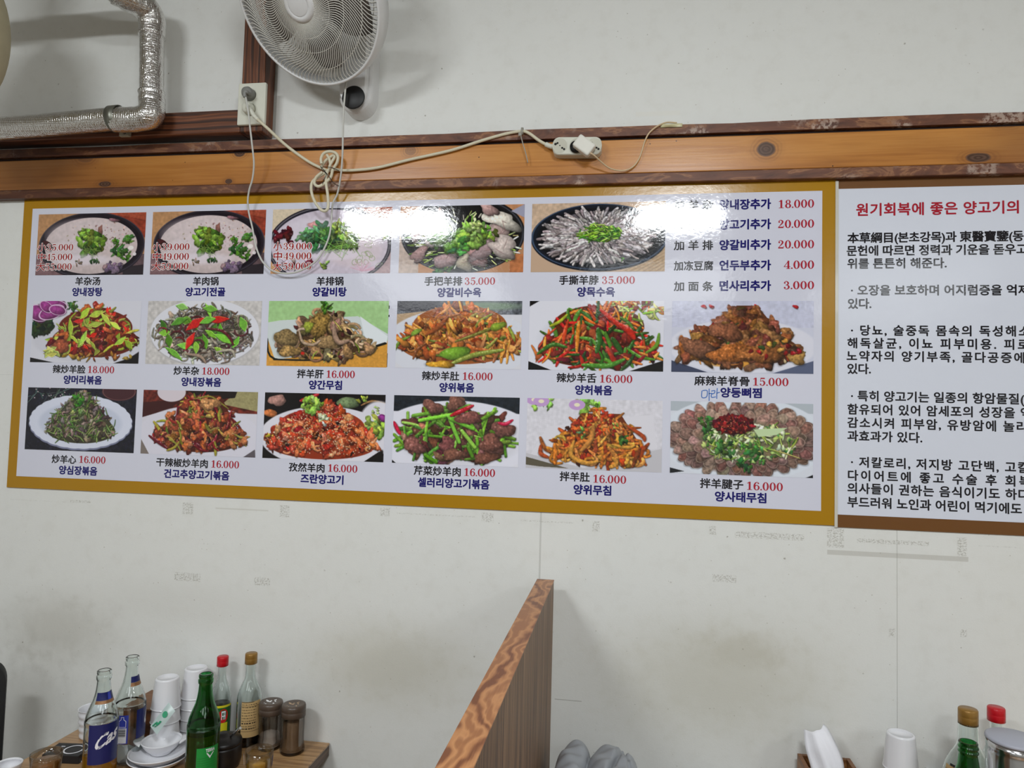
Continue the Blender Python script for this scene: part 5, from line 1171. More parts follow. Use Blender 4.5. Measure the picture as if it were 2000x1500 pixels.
M_BOXW = wood('tissue_box_wood', [(0.3, lin((116, 74, 40))), (0.6, lin((160, 112, 66))), (0.9, lin((132, 88, 50)))], 'X', 8, .12, 6, 3, .2, .45, .05).m

def gap_y(px, pyb, py_t):
    """depth of an upright standing on the table whose foot and top are seen at the given heights"""
    return on(px, pyb, TZ).y
def height_at(px, py, y): return at(px, py, y).z - TZ
def stand(px, py_mid, y): p = at(px, py_mid, y); return Vector((p.x, y, TZ))

def shell(outer, t):
    """a closed glass wall from an outer profile: up the outside, down the inside"""
    inner = [(max(r - t, 0.0005), z) for r, z in outer if z > t]
    return [(0, outer[0][1])] + outer + inner[::-1] + [(0, t + outer[0][1])]
def interp(prof, z):
    for (r0, z0), (r1, z1) in zip(prof, prof[1:]):
        if z0 <= z <= z1 and z1 > z0: return r0 + (r1 - r0) * (z - z0) / (z1 - z0)
    return prof[-1][0]
def liquid(prof, t, z0, z1):
    zs = [z0] + [z for r, z in prof if z0 < z < z1] + [z1]
    return [(0, z0)] + [(max(interp(prof, z) - t, .001), z) for z in zs] + [(0, z1)]
def smoothp(pts, k=5): return [(max(v.x, 0), v.y) for v in catmull([(p[0], p[1], 0) for p in pts], k)]

def wrap(body, r, a0, z0, hgt, wdt, bold=.02, shear=0.0, tilt=0.0, bm=None, mat=0, a_dir=1):
    """lettering bent round a bottle: a0 is the angle of its left end"""
    V, Fc = glyphs(body, bold); lo, hi = V.min(0), V.max(0); bm = bm or bm_new()
    vs_ = []
    for v in V:
        u = (v[0] - lo[0]) / (hi[0] - lo[0]) * wdt; w_ = (v[1] - lo[1]) / (hi[1] - lo[1]) * hgt
        u += shear * w_; w2 = w_ + tilt * u; a = a0 + u / r; r2 = r + v[2] * LAYER * 2; vs_.append(bm.verts.new((r2 * math.cos(a), r2 * math.sin(a), z0 + w2)))
    for f in Fc:
        try: bm.faces.new([vs_[i] for i in f]).material_index = mat
        except ValueError: pass
    return bm
def patch(bm, prof_r, a0, a1, z0, z1, mat=0, seg=18, lift=.0004):
    """a label patch on a bottle, following its radius"""
    R_ = prof_r if callable(prof_r) else (lambda z: prof_r)
    zs = [z0 + (z1 - z0) * i / 4 for i in range(5)]
    g = [[bm.verts.new(((R_(z) + lift) * math.cos(a0 + (a1 - a0) * i / seg), (R_(z) + lift) * math.sin(a0 + (a1 - a0) * i / seg), z)) for i in range(seg + 1)] for z in zs]
    for A_, B_ in zip(g, g[1:]):
        for i in range(seg):
            f = bm.faces.new((A_[i], A_[i + 1], B_[i + 1], B_[i])); f.material_index = mat; f.smooth = True
def facing(loc):
    """angle, about a bottle's own axis, that points to the camera"""
    return math.atan2(-D - loc[1], 0 - loc[0])

BEER = [(.030, .0), (.0345, .002), (.0365, .006), (.0368, .03), (.0368, .150), (.0362, .162), (.0335, .178), (.0275, .197), (.0215, .214), (.0175, .232), (.0155, .250), (.0148, .263), (.0150, .265), (.0168, .267), (.0170, .276), (.0150, .279), (.0150, .2805), (.0163, .282), (.0160, .288), (.0140, .290)]
BEERS = [(r_ * 1.12, z_) for r_, z_ in smoothp(BEER[:12], 3) + BEER[12:]]
def beer_bottle(name, label, loc, g, liq, sc, group=None):
    root = thing(name, label, 'bottle', loc, group)
    prof = [(r * sc, z * sc) for r, z in BEERS]
    bm = bm_new(); add_lathe(bm, shell(prof, .0026), 44); part('glass', bm, g, root)
    if liq:
        bm = bm_new(); add_lathe(bm, liquid(prof, .0026 - .0001, .004, liq[1]), 40); part('beer', bm, liq[0], root)
    return root, prof
# front blue label bottle
y_ = -.31; L1 = stand(197, 1440, y_); sc1 = height_at(203.5, 1308, y_) / .290
root, prof = beer_bottle('beer_bottle', 'clear beer bottle with blue label, beer at the bottom, nearest of the pair', L1, M_CLEARG, (M_BEER, .076 * sc1), sc1)
fa_ = facing(L1); rr = lambda z: interp(prof, z)
bm = bm_new(); patch(bm, rr, fa_ - .75, fa_ + 1.25, .058 * sc1, .160 * sc1); lb = part('front_label', bm, M_DBLUE, root)
bm = wrap('Cas', .0417 * sc1, fa_ - .42, .092 * sc1, .034 * sc1, .058 * sc1, .03, .35, .42); part('lettering', bm, M_WHITEP, lb)
bm = bm_new(); patch(bm, rr, fa_ - .75, fa_ + 1.6, .216 * sc1, .236 * sc1); nl = part('neck_label', bm, M_DBLUE, root)
bm = bm_new(); patch(bm, rr, fa_ - .75, fa_ + 1.6, .208 * sc1, .2158 * sc1); part('copper_band', bm, M_COPPER, nl)
bm = bm_new(); patch(bm, rr, fa_ + .55, fa_ + .95, .217 * sc1, .235 * sc1, lift=.0007); part('badge', bm, M_LBLUE, nl)
# back blue label bottle
y_ = -.205; L2 = stand(253, 1400, y_); sc2 = height_at(254, 1281, y_) / .290
root, prof = beer_bottle('beer_bottle', 'empty clear beer bottle with blue back label, behind the nearer beer bottle', L2, M_CLEARG, None, sc2)
fa_ = facing(L2); rr2 = (lambda pr: (lambda z: interp(pr, z)))(prof)
bm = bm_new(); patch(bm, rr2, fa_ - .95, fa_ - .05, .062 * sc2, .140 * sc2); lb = part('back_label', bm, M_LBLUE, root)
bm = bm_new(); patch(bm, rr2, fa_ - .72, fa_ - .14, .064 * sc2, .105 * sc2, lift=.0008); o = part('barcode_panel', bm, M_WHITEP, lb)
bm = bm_new()
for i in range(11): patch(bm, rr2, fa_ - .66, fa_ - .2, (.082 + i * .0019) * sc2, (.0828 + i * .0019 + (i % 3) * .0003) * sc2, seg=6, lift=.0012)
part('barcode', bm, M_BLKP, lb)
bm = bm_new()
pts = [(-.008, 0), (-.008, .016), (-.003, .021), (-.003, .027), (.003, .027), (.003, .021), (.008, .016), (.008, 0), (-.008, 0)]
add_tube(bm, [((interp(prof, .11 * sc2) + .001) * math.cos(fa_ - .42 + u / .036), (interp(prof, .11 * sc2) + .001) * math.sin(fa_ - .42 + u / .036), (.108 + w_) * sc2) for u, w_ in pts], .0008, 6); part('bottle_symbol', bm, M_WHITEP, lb)
bm = bm_new(); patch(bm, rr2, fa_ + .45, fa_ + 1.9, .070 * sc2, .150 * sc2); lb = part('front_label', bm, M_DBLUE, root)
bm = wrap('C', .0417 * sc2, fa_ + 1.0, .098 * sc2, .040 * sc2, .026 * sc2, .03, .35, .3); part('lettering', bm, M_WHITEP, lb)
bm = bm_new(); patch(bm, rr2, fa_ - .05, fa_ + 1.7, .222 * sc2, .238 * sc2); nl = part('neck_label', bm, M_DBLUE, root)
bm = bm_new(); patch(bm, rr2, fa_ - .05, fa_ + 1.7, .212 * sc2, .2218 * sc2); part('copper_band', bm, M_COPPER, nl)
# green beer bottle
y_ = -.285; L3 = stand(397, 1440, y_); sc3 = height_at(402, 1315, y_) / .290
root, prof = beer_bottle('beer_bottle', 'green glass beer bottle with green label in front of the cup stacks', L3, M_GREENG, (M_BEER, .14 * sc3), sc3)
fa_ = facing(L3); rr3 = (lambda pr: (lambda z: interp(pr, z)))(prof)
bm = bm_new(); patch(bm, rr3, fa_ - .35, fa_ + 1.05, .02 * sc3, .114 * sc3); lb = part('label', bm, M_GLAB, root)
zl = .114 * sc3; r_ = .0417 * sc3
bm = wrap('TERRA', r_ + .0003, fa_ + .18, zl - .011, .008, .022, .03); part('lettering', bm, M_WHITEP, lb)
bm = bm_new(); q_ = lambda a, z: bm.verts.new(((r_ + .0004) * math.cos(fa_ + a), (r_ + .0004) * math.sin(fa_ + a), z))
bm.faces.new([q_(.22, zl - .013), q_(.44, zl - .026), q_(.70, zl - .013), q_(.62, zl - .013), q_(.45, zl - .021), q_(.30, zl - .013)]); part('triangle_mark', bm, M_WHITEP, lb)
bm = bm_new(); patch(bm, rr3, fa_ - .33, fa_ + .16, .024 * sc3, .052 * sc3, lift=.0008); patch(bm, rr3, fa_ + .16, fa_ + 1.02, .024 * sc3, .042 * sc3, lift=.0008); part('white_panel', bm, M_WHITEP, lb)
bm = bm_new()
for i in range(8): patch(bm, rr3, fa_ - .30, fa_ + .12, (.030 + i * .0022) * sc3, (.0311 + i * .0022) * sc3, seg=6, lift=.0012)
part('barcode', bm, M_BLKP, lb)
bm = bm_new()
for i in range(5): patch(bm, rr3, fa_ - .31, fa_ + .95 - .05 * i, (.064 + i * .006) * sc3, (.0648 + i * .006) * sc3, seg=10, lift=.0006)
part('dark_lines', bm, M_DKGRN, lb)

# sauce bottles
SAUCE = [(.030, 0), (.0335, .002), (.0355, .007), (.0358, .06), (.0358, .125), (.0345, .142), (.030, .160), (.0235, .176), (.0175, .190), (.0150, .204), (.0142, .235), (.0140, .240), (.0125, .241), (.0125, .252)]
SAUCES = smoothp(SAUCE[:11], 4) + SAUCE[11:]
CAP = [(0, .266), (.0165, .266), (.0178, .264), (.0180, .252), (.0178, .2515), (.0180, .251), (.0180, .236), (.0160, .235), (.0, .2395)]
def sauce_bottle(name, label, loc, sc, capm, liq_h, squash=1.0, tall=None):
    root = thing(name, label, 'bottle', loc)
    prof = [(r * sc * squash, z * sc) for r, z in SAUCES]
    bm = bm_new(); add_lathe(bm, shell(prof, .0022), 44); part('glass', bm, M_CLEARG, root)
    bm = bm_new(); add_lathe(bm, liquid(prof, .0021, .004, liq_h), 40); part('sauce', bm, M_SOY, root)
    bm = bm_new(); add_lathe(bm, [(r * sc, z * sc) for r, z in CAP], 44); part('cap', bm, capm, root)
    return root, (lambda z: interp(prof, z))
y_ = -.052; L4 = stand(487, 1370, y_); sc4 = height_at(488, 1275, y_) / .266
root, rs = sauce_bottle('sauce_bottle', 'gold capped sauce bottle with beige label beside the two shakers', L4, sc4, M_GOLDCAP, .035)
fa_ = facing(L4); bm = bm_new(); patch(bm, rs, fa_ - .62, fa_ + 1.05, .028, .134 * sc4); lb = part('label', bm, M_KRAFT, root)
bm = bm_new(); rng = random.Random(4)
for i in range(10):
    a = fa_ - .56
    while a < fa_ + .6:
        b_ = a + rng.uniform(.04, .16); z_ = .05 + i * .0072; patch(bm, rs, a, min(b_, fa_ + .62), z_, z_ + (.003 if i in (0, 2) else .0014), seg=2, lift=.0008); a = b_ + rng.uniform(.03, .09)
patch(bm, rs, fa_ - .6, fa_ + .4, .132 * sc4, .1335 * sc4, lift=.0008); patch(bm, rs, fa_ - .62, fa_ + 1.0, .120 * sc4, .1208 * sc4, lift=.0008); patch(bm, rs, fa_ - .62, fa_ + 1.0, .044, .0448, lift=.0008)
part('label_print', bm, M_BLKP, lb)
y_ = -.05; L5 = stand(431.5, 1370, y_); sc5 = height_at(431, 1281, y_) / .266
root, rs = sauce_bottle('sauce_bottle', 'red capped sauce bottle with green and yellow label behind the green bottle', L5, sc5, M_REDCAP, .10, .88)
fa_ = facing(L5); bm = bm_new(); patch(bm, rs, fa_ - 1.1, fa_ + 1.2, .020, .118 * sc5); lb = part('label', bm, M_DKGRN, root)
bm = bm_new(); patch(bm, rs, fa_ - 1.1, fa_ + 1.2, .112 * sc5, .119 * sc5, lift=.0008)
part('yellow_band', bm, M_YEL, lb); bm = bm_new(); patch(bm, rs, fa_ - .2, fa_ + .75, .03, .055, lift=.0008)
n_ = 24
part('yellow_print', bm, M_YEL, lb)
bm = bm_new(); vs_ = [bm.verts.new(((rs(.08) + .0013) * math.cos(fa_ + .28 + .46 * math.cos(2 * math.pi * i / n_)), (rs(.08) + .0013) * math.sin(fa_ + .28 + .46 * math.cos(2 * math.pi * i / n_)), .074 + .019 * math.sin(2 * math.pi * i / n_))) for i in range(n_)]
bm.faces.new(vs_); bd = part('red_badge', bm, M_REDL, lb)
bm = bm_new()
for a0, a1, z0, z1 in ((.10, .17, .064, .086), (.30, .36, .064, .086), (.10, .48, .083, .087), (.10, .48, .072, .075), (.43, .48, .064, .086)): patch(bm, rs, fa_ + a0, fa_ + a1, z0, z1, seg=3, lift=.002)
part('badge_mark', bm, M_WHITEP, lb)

# shakers
def shaker(label, loc, hgt, r, fill, fill_h):
    root = thing('spice_shaker', label, 'shaker', loc)
    prof = [(r * .9, 0), (r * .98, .003), (r, .010), (r * .93, .022), (r * .90, .035), (r * .90, hgt - .030), (r * .86, hgt - .022)]
    bm = bm_new(); add_lathe(bm, shell(prof, .003), 40); part('glass', bm, M_SMOKEG, root)
    bm = bm_new(); add_lathe(bm, liquid(prof, .0034, .008, fill_h)[:-1] + [(.012, fill_h + .006), (0, fill_h + .008)], 32); part('contents', bm, fill, root)
    bm = bm_new(); add_lathe(bm, [(r * .9, hgt - .032), (r * .985, hgt - .031), (r * .985, hgt - .017), (r * .96, hgt - .016), (r * .985, hgt - .015), (r * .985, hgt - .006), (r * .93, hgt - .001), (r * .8, hgt), (r * .5, hgt - .002), (0, hgt - .002)], 44)
    part('lid', bm, M_BRNLID, root)
    bm = bm_new(); rng = random.Random(int(r * 1e5))
    for k_ in range(14):
        a = rng.random() * 6.28; q = r * .6 * rng.random() ** .5; add_lathe(bm, [(0, .0014), (rng.uniform(.001, .0024), .0008), (.0026, 0)], 6, Matrix.Translation((q * math.cos(a), q * math.sin(a), hgt - .002)))
    part('spilt_grains', bm, fill, root); return root
y_ = -.062; L6 = stand(528, 1410, y_); shaker('brown lidded glass shaker half full of white salt', L6, height_at(529, 1369, y_), .0325, M_SALT, .036)
y_ = -.074; L7 = stand(572.5, 1415, y_); shaker('brown lidded glass shaker full of beige seasoning at the table edge', L7, height_at(573, 1374, y_), .0325, M_PEP, .075)
# black soy pot with spoon
y_ = -.185; L8 = stand(436, 1450, y_); r = .046; hp = height_at(440, 1433, y_)
root = thing('sauce_pot', 'black lidded pot behind the green beer bottle', 'pot', L8)
bm = bm_new(); add_lathe(bm, [(0, 0), (r * .8, 0), (r * .9, .004), (r, .02), (r, hp - .03), (r * .97, hp - .024), (0, hp - .024)], 48); part('body', bm, M_BLKPOT, root)
bm = bm_new(); add_lathe(bm, [(0, hp - .024), (r, hp - .023), (r * 1.01, hp - .018), (r * .95, hp - .012), (r * .5, hp - .004), (r * .3, hp - .001), (r * .28, hp + .002), (0, hp + .003)], 48); part('lid', bm, M_BLKPOT, root)
bm = bm_new(); e0 = at(461, 1429, y_ - .005) - L8; add_tube(bm, [e0 + Vector((-.03, 0, -.03)), e0, e0 + Vector((.014, -.004, .012))], .0032, 10, radii=[.002, .0028, .0036])
tag(part('spoon', bm, M_CHROME), 'chrome spoon handle sticking out of the black pot', 'spoon').location = L8

# drinking glasses
def tumbler(name, label, loc, hgt, r, rb, liq, lh, extra=None):
    root = thing(name, label, 'glass', loc)
    prof = [(rb * .92, 0), (rb, .002)] + [(rb + (r - rb) * t, .002 + (hgt - .002) * t) for t in (.25, .5, .75, 1.0)]
    bm = bm_new(); add_lathe(bm, shell(prof, .002), 40); part('glass', bm, M_TUMBLER, root)
    bm = bm_new(); add_lathe(bm, liquid(prof, .0023, .004, lh), 36); part('drink', bm, liq, root)
    return root, prof
L9 = on(507, 1464, TZ + .088); L9.z = TZ
root, prof = tumbler('drinking_glass', 'small glass of yellow beer in front of the salt shaker', L9, .088, .0335, .028, M_JUICE, .058)
fa_ = facing(L9); rg = (lambda pr: (lambda z: interp(pr, z)))(prof)
bm = bm_new(); patch(bm, rg, fa_ + 1.15, fa_ + 1.5, .05, .075); part('printed_mark', bm, M_DBLUE, root)
bm = bm_new(); patch(bm, rg, fa_ - 1.7, fa_ - 1.35, .058, .082, lift=.003); part('paper_tag', bm, M_TISSUE, root)
L10 = on(91, 1470, TZ + .085); L10.z = TZ
tumbler('drinking_glass', 'glass of brown drink at the left table edge', L10, .085, .0345, .029, M_COLA, .066)

# cups
def cup_template(r0=.030, r1=.0385, h=.078, ribs=True):
    """white ribbed cup, mouth up, its foot at the origin"""
    out = [(r0 - .003, 0), (r0, .0015)]
    for i in range(1, 25):
        t = i / 24; rr_ = r0 + (r1 - r0) * t
        if ribs: rr_ += .0011 * math.sin(t * 2 * math.pi * 4.0)
        out.append((rr_, .0015 + (h - .0025) * t))
    out += [(r1 + .0012, h - .0006), (r1 + .0004, h), (r1 - .0012, h - .0006)]
    inn = [(r1 - .0028 - (r1 - r0) * t, h - .004 - (h - .008) * t) for t in (0, .25, .5, .75, 1)]
    return [(0, .0035), (r0 - .006, .0035), (r0 - .0055, 0)] + out + inn + [(0, .004)]
def cup(label, loc, flip, prof, h, group=None, sc=1.0):
    bm = bm_new(); M_ = Matrix.Scale(sc, 4)
    if flip: M_ = Matrix.Translation((0, 0, h * sc)) @ Matrix.Rotation(math.pi, 4, 'X') @ M_
    add_lathe(bm, prof, 44, M_)
    o = part('cup', bm, M_PORC); tag(o, label, 'cup', group); o.location = loc; return o
CP = cup_template(.0300, .0372, .078, False); CH = .078
y_ = -.10; cup('single white ribbed cup standing mouth up behind the blue label bottles', stand(184, 1405, y_), False, cup_template(.034, .040, .078), .078)
def cup_stack(px, py_top, y, n, pitch, words, px_mid, sc=1.0):
    ztop = at(px, py_top, y).z; base = stand(px_mid, 1380, y)
    h0 = ztop - TZ; first = None
    pitch = (h0 - CH * sc) / max(n - 1, 1)
    for k_ in range(n):
        lab = '%s cup of the %s' % (['lowest', 'second lowest', 'middle', 'second highest', 'topmost'][k_] if n == 5 else ['lowest', 'second lowest', 'second highest', 'topmost'][k_] if n == 4 else ['lowest', 'middle', 'topmost'][k_], words)
        loc = base + Vector((0, 0, pitch * k_))
        if first is None: first = cup(lab, loc, True, CP, CH, words, sc)
        else:
            o = first.copy(); COL.objects.link(o); o.location = loc; o['label'] = lab
y_s = -.125; cup_stack(325, 1322, y_s, 4, .03, 'upturned white cup stack behind the white bowls', 324)
y_s = -.052; cup_stack(381, 1303, y_s, 5, .028, 'taller upturned white cup stack beside the red capped bottle', 380)

# brown wooden box behind the cups
y_ = -.16; p0, p1 = at(268, 1358, y_), at(292, 1358, y_ + .0); zt_ = at(285, 1358, -.05).z
root = thing('utensil_box', 'brown wooden box behind the beer bottle and cups', 'box', ((p0.x + p1.x) / 2, -.10, TZ))
xa, xb_ = at(240, 1380, -.14).x, at(296.5, 1380, -.14).x
bm = bm_new(); add_box(bm, xa, xb_, -.142, -.02, TZ, zt_, .002); part('body', bm, wood('dark_box_wood', [(0.3, lin((60, 34, 22))), (0.7, lin((110, 66, 38)))], 'X', 8, .12, 6, 3, .2, .45, .05).m, root, True)
bm = bm_new(); add_box(bm, xa - .001, xb_ + .001, -.143, -.019, zt_, zt_ + .004, .001); part('lid', bm, M_BOXW, root, True)

# shallow white bowls
def bowl_profile(r, h, t=.003, foot=.5):
    out = smoothp([(r * foot, 0), (r * foot + .002, .003), (r * .78, h * .45), (r * .95, h * .85), (r, h)], 5)
    inn = smoothp([(r - .002, h + .0012), (r - .005, h - .001), (r * .9, h * .75 + t * .5), (r * .72, h * .42 + t), (r * .4, t + .003), (0, t + .0025)], 5)
    return [(0, .001)] + out + inn
Lb = stand(309, 1470, -.305)
def bowl(label, loc, r, h, tiltm=None, sx=1.0, ears=False):
    bm = bm_new(); add_lathe(bm, bowl_profile(r, h), 56, Matrix.Scale(sx, 4, (1, 0, 0)) if sx != 1 else None)
    if ears: pass
    o = part('bowl', bm, M_PORC); tag(o, label, 'bowl'); o.location = loc; return o
b1 = on(309, 1478, TZ + .022)
bowl('lower shallow white dish under the bowls', Vector((b1.x, b1.y, TZ)), .0735, .026)
bowl('upper shallow white dish holding the eared bowl', Vector((b1.x + .001, b1.y, TZ + .0125)), .073, .026)
b3 = on(316, 1445, TZ + .052)
root = thing('eared_bowl', 'small white bowl with pointed ears on the dish stack', 'bowl', Vector((b3.x, b3.y, TZ + .021)))
bm = bm_new(); add_lathe(bm, bowl_profile(.050, .032), 52); part('bowl', bm, M_PORC, root)
for sgn, ang in ((1, math.radians(24)), (-1, math.radians(24))):
    bm = bm_new(); d_ = Vector((math.cos(ang), math.sin(ang), 0)) * sgn; s_ = Vector((-d_.y, d_.x, 0))
    for k_ in range(2):
        pass
    rowsT = []
    for i in range(7):
        t = i / 6; w_ = .026 * (1 - t) ** .7 + .003; c_ = d_ * (.047 + .020 * t) + Vector((0, 0, .0315 + .004 * t))
        rowsT.append([bm.verts.new(c_ + s_ * (w_ * u)) for u in (-1, -.5, 0, .5, 1)])
    for A_, B_ in zip(rowsT, rowsT[1:]):
        for i in range(4): bm.faces.new((A_[i], A_[i + 1], B_[i + 1], B_[i])).smooth = True
    o = part('ear', bm, M_PORC, root); md = o.modifiers.new('thickness', 'SOLIDIFY'); md.thickness = .003

# crumpled paper, packet, black box, paper scrap
def crumple(name, label, cat, loc, sx, sy, sz, mat, seed):
    t = bmesh.new(); bmesh.ops.create_icosphere(t, subdivisions=4, radius=1.0); rng = random.Random(seed)
    dirs = [(Vector((rng.gauss(0, 1), rng.gauss(0, 1), rng.gauss(0, 1))).normalized(), rng.uniform(.55, .95)) for _ in range(26)]
    for v in t.verts:
        d_ = v.co.normalized(); k_ = 1.0
        for n_, lim in dirs:
            c = d_.dot(n_)
            if c > 0: k_ = min(k_, lim / max(c, .2))
        v.co = Vector((d_.x * k_ * sx, d_.y * k_ * sy, max(d_.z * k_, -.72) * sz))
    zmin = min(v.co.z for v in t.verts)
    for v in t.verts: v.co.z -= zmin
    o = part(name, t, mat); tag(o, label, cat); o.location = loc; return o
p_ = on(236, 1494, TZ); crumple('crumpled_tissue', 'crumpled white tissue beside the front beer bottle', 'tissue', (p_.x - .004, p_.y + .012, TZ), .022, .018, .034, M_TISSUE, 3)
p_ = on(252, 1478, TZ); crumple('crumpled_wrapper', 'crumpled grey wrapper behind the white dishes', 'wrapper', (p_.x, p_.y, TZ), .026, .016, .020, plain('grey_wrapper', (176, 176, 172), .5), 8)
M_PACK = plain('clear_printed_film', (206, 224, 220), .3, .05, 30, trans=.35); M_GPRINT = plain('green_print', (24, 150, 104), .45)
pk0, pk1 = at(298, 1424, -.205), at(334, 1378, -.175)
root = thing('wet_wipe_packet', 'translucent wet wipe packet with green print leaning on the cups', 'packet', (pk0.x, pk0.y, TZ))
bm = bm_new(); ax_ = (pk1 - pk0); wv = Vector((.024, -.006, -.017)); nn = ax_.cross(wv).normalized(); 
g0, g1 = [], []
for i in range(9):
    r0, r1 = [], []
    for j in range(7):
        u, w_ = i / 8, j / 6; b_ = math.sin(math.pi * u) * math.sin(math.pi * w_) * .004
        c_ = pk0 + ax_ * u + wv * (w_ - .35)
        r0.append(bm.verts.new(c_ + nn * b_)); r1.append(bm.verts.new(c_ - nn * (b_ + .0004)))
    g0.append(r0); g1.append(r1)
for g in (g0, g1):
    for A_, B_ in zip(g, g[1:]):
        for j in range(6): bm.faces.new((A_[j], A_[j + 1], B_[j + 1], B_[j])).smooth = True
part('film', bm, M_PACK, root, True)
sg = -1 if nn.y > 0 else 1
bm = bm_new(); fr = lambda u, w_: pk0 + ax_ * u + wv * (w_ - .35) + nn * (sg * .0052)
add_tube(bm, catmull([fr(.08, .25), fr(.28, .35), fr(.22, .5), fr(.4, .55)], 5), .0016, 6); add_tube(bm, catmull([fr(.12, .45), fr(.3, .6), fr(.42, .62)], 5), .0012, 6)
c_ = fr(.66, .5); e1, e2 = ax_.normalized() * .0075, wv.normalized() * .0075
bm.faces.new([bm.verts.new(c_ + e1 * math.cos(2 * math.pi * i / 20) + e2 * math.sin(2 * math.pi * i / 20)) for i in range(20)]); part('green_print', bm, M_GPRINT, root, True)
q0 = on(120, 1449, TZ + .022); bxr = Vector((q0.x, q0.y, TZ))
root = thing('black_box', 'flat black box with a white ring on top left of the beer bottles', 'box', on(132, 1466, TZ))
c_ = on(133, 1463, TZ + .021); ang = math.radians(8)
MB_ = Matrix.Translation((c_.x, c_.y, TZ)) @ Matrix.Rotation(ang, 4, 'Z')
bm = bm_new(); add_box(bm, -.046, .05, -.034, .034, 0, .021, .0015, M=MB_); part('carton', bm, M_BLKBOX, root, True)
bm = bm_new(); add_lathe(bm, [(.0205, .0005), (.0245, .0005)], 44, MB_ @ Matrix.Translation((.016, -.002, .021))); part('white_ring', bm, M_WHITEP, root, True)
bm = bm_new(); add_box(bm, -.026, -.016, .012, .015, .0211, .0214, M=MB_); part('white_mark', bm, M_WHITEP, root, True)
bm = bm_new(); a_, b_, c2 = on(146, 1475, TZ + .004), on(167, 1474, TZ + .006), on(165, 1494, TZ + .002)
vsA = [bm.verts.new(p) for p in (a_, b_, c2)]; bm.faces.new(vsA); o = part('paper_scrap', bm, M_TISSUE); md = o.modifiers.new('thickness', 'SOLIDIFY'); md.thickness = .0012
tag(o, 'pointed white paper scrap between black box and beer bottle', 'paper', loc=(a_.x, a_.y, TZ))
p_ = on(16, 1503, TZ + .03)
bm = bm_new(); add_lathe(bm, bowl_profile(.030, .045, .0025, .7), 40); o = part('small_cup', bm, M_PORC); tag(o, 'small white cup at the lower left corner', 'cup'); o.location = (max(p_.x, tx0 + .032), p_.y, TZ)

# ------------------------------------------------------------------ right table ware
y_ = -.17; L = stand(1891, 1440, y_); sc = height_at(1893, 1384, y_) / .266
root, rs = sauce_bottle('sauce_bottle', 'gold capped sauce bottle with dark label on the right table', L, sc, M_GOLDCAP, .12, 1.28)
fa_ = facing(L); bm = bm_new(); patch(bm, rs, fa_ - .9, fa_ + 1.1, .05, .160 * sc); lb = part('label', bm, M_BLKP, root)
bm = bm_new(); patch(bm, rs, fa_ - 1.15, fa_ - .42, .05, .156 * sc, lift=.001); kp = part('beige_panel', bm, M_KRAFT, lb)
bm = wrap('木', rs(.1) + .002, fa_ - .9, .135 * sc - .03, .026, .018, .03); part('brush_character', bm, M_BLKP, lb)
y_ = -.085; L = stand(1946, 1420, y_); sc = height_at(1946, 1381, y_) / .266
sauce_bottle('sauce_bottle', 'red capped sauce bottle behind the steel canister', L, sc, M_REDCAP, .10, .9)
SOJU = [(.028, 0), (.0315, .003), (.0325, .01), (.0325, .12), (.0305, .140), (.022, .162), (.0160, .180), (.0142, .196), (.0140, .199), (.0155, .2005), (.0155, .2025), (.0140, .204), (.0140, .2065), (.0154, .208), (.0154, .210), (.0140, .2115), (.0140, .215), (.0148, .2165), (.0135, .218)]
y_ = -.285; L = stand(1891, 1470, y_); sc = height_at(1889, 1448, y_) / .218
root = thing('soju_bottle', 'open green bottle with threaded neck in front of the gold capped bottle', 'bottle', L)
prof = [(r * sc, z * sc) for r, z in SOJU]; bm = bm_new(); add_lathe(bm, shell(prof, .0024), 40); part('glass', bm, M_GREENG, root)
y_ = -.235; L = stand(1981, 1470, y_); hc_ = height_at(1968, 1437, y_); r = .052
root = thing('steel_canister', 'chrome canister with grey lid on the right table', 'canister', L)
bm = bm_new(); add_lathe(bm, [(0, 0), (r * .96, 0), (r, .003), (r, hc_ - .034), (r * .97, hc_ - .030), (r * .985, hc_ - .026), (r * .985, hc_ - .010), (0, hc_ - .010)], 64); part('body', bm, M_CHROME, root)
bm = bm_new(); add_lathe(bm, [(0, hc_ - .010), (r * 1.01, hc_ - .010), (r * 1.02, hc_ - .007), (r * 1.01, hc_ - .004), (r * .95, hc_ - .002), (0, hc_ - .0015)], 64); part('lid', bm, M_GLID, root)
y_s = -.115; cup_stack(1760, 1432, y_s, 4, .03, 'upturned white cup stack on the right table', 1759, 1.0)
p_ = on(1829, 1496, TZ + .085)
bm = bm_new(); add_lathe(bm, cup_template(.026, .032, .085, False), 40); o = part('cup', bm, M_PORC); tag(o, 'white cup standing mouth up right of the right cup stack', 'cup'); o.location = (p_.x, p_.y, TZ)
# tissue box
zt_ = at(1557, 1471, -.03).z
xA, xB = at(1557, 1471, -.03).x, at(1660, 1471, -.03).x; yA, yB = -.20, -.03
root = thing('tissue_box', 'open wooden tissue box at the wall on the right table', 'tissue box', ((xA + xB) / 2, (yA + yB) / 2, TZ))
bm = bm_new(); w_ = .010
add_box(bm, xA, xA + w_, yA, yB, TZ, zt_, .001); add_box(bm, xB - w_, xB, yA, yB, TZ, zt_, .001); add_box(bm, xA + w_, xB - w_, yB - w_, yB, TZ, zt_, .001); add_box(bm, xA + w_, xB - w_, yA, yA + w_, TZ, zt_, .001); add_box(bm, xA + w_, xB - w_, yA + w_, yB - w_, TZ, TZ + .008)
part('box', bm, M_BOXW, root, True)
bm = bm_new(); add_box(bm, xA + w_, xB - w_, yA + w_ + .03, yA + w_ + .036, zt_ - .03, zt_ - .012); add_box(bm, xA + w_, xB - w_, yB - w_ - .04, yB - w_ - .034, zt_ - .03, zt_ - .012); part('slot_slat', bm, M_BOXW, root, True)
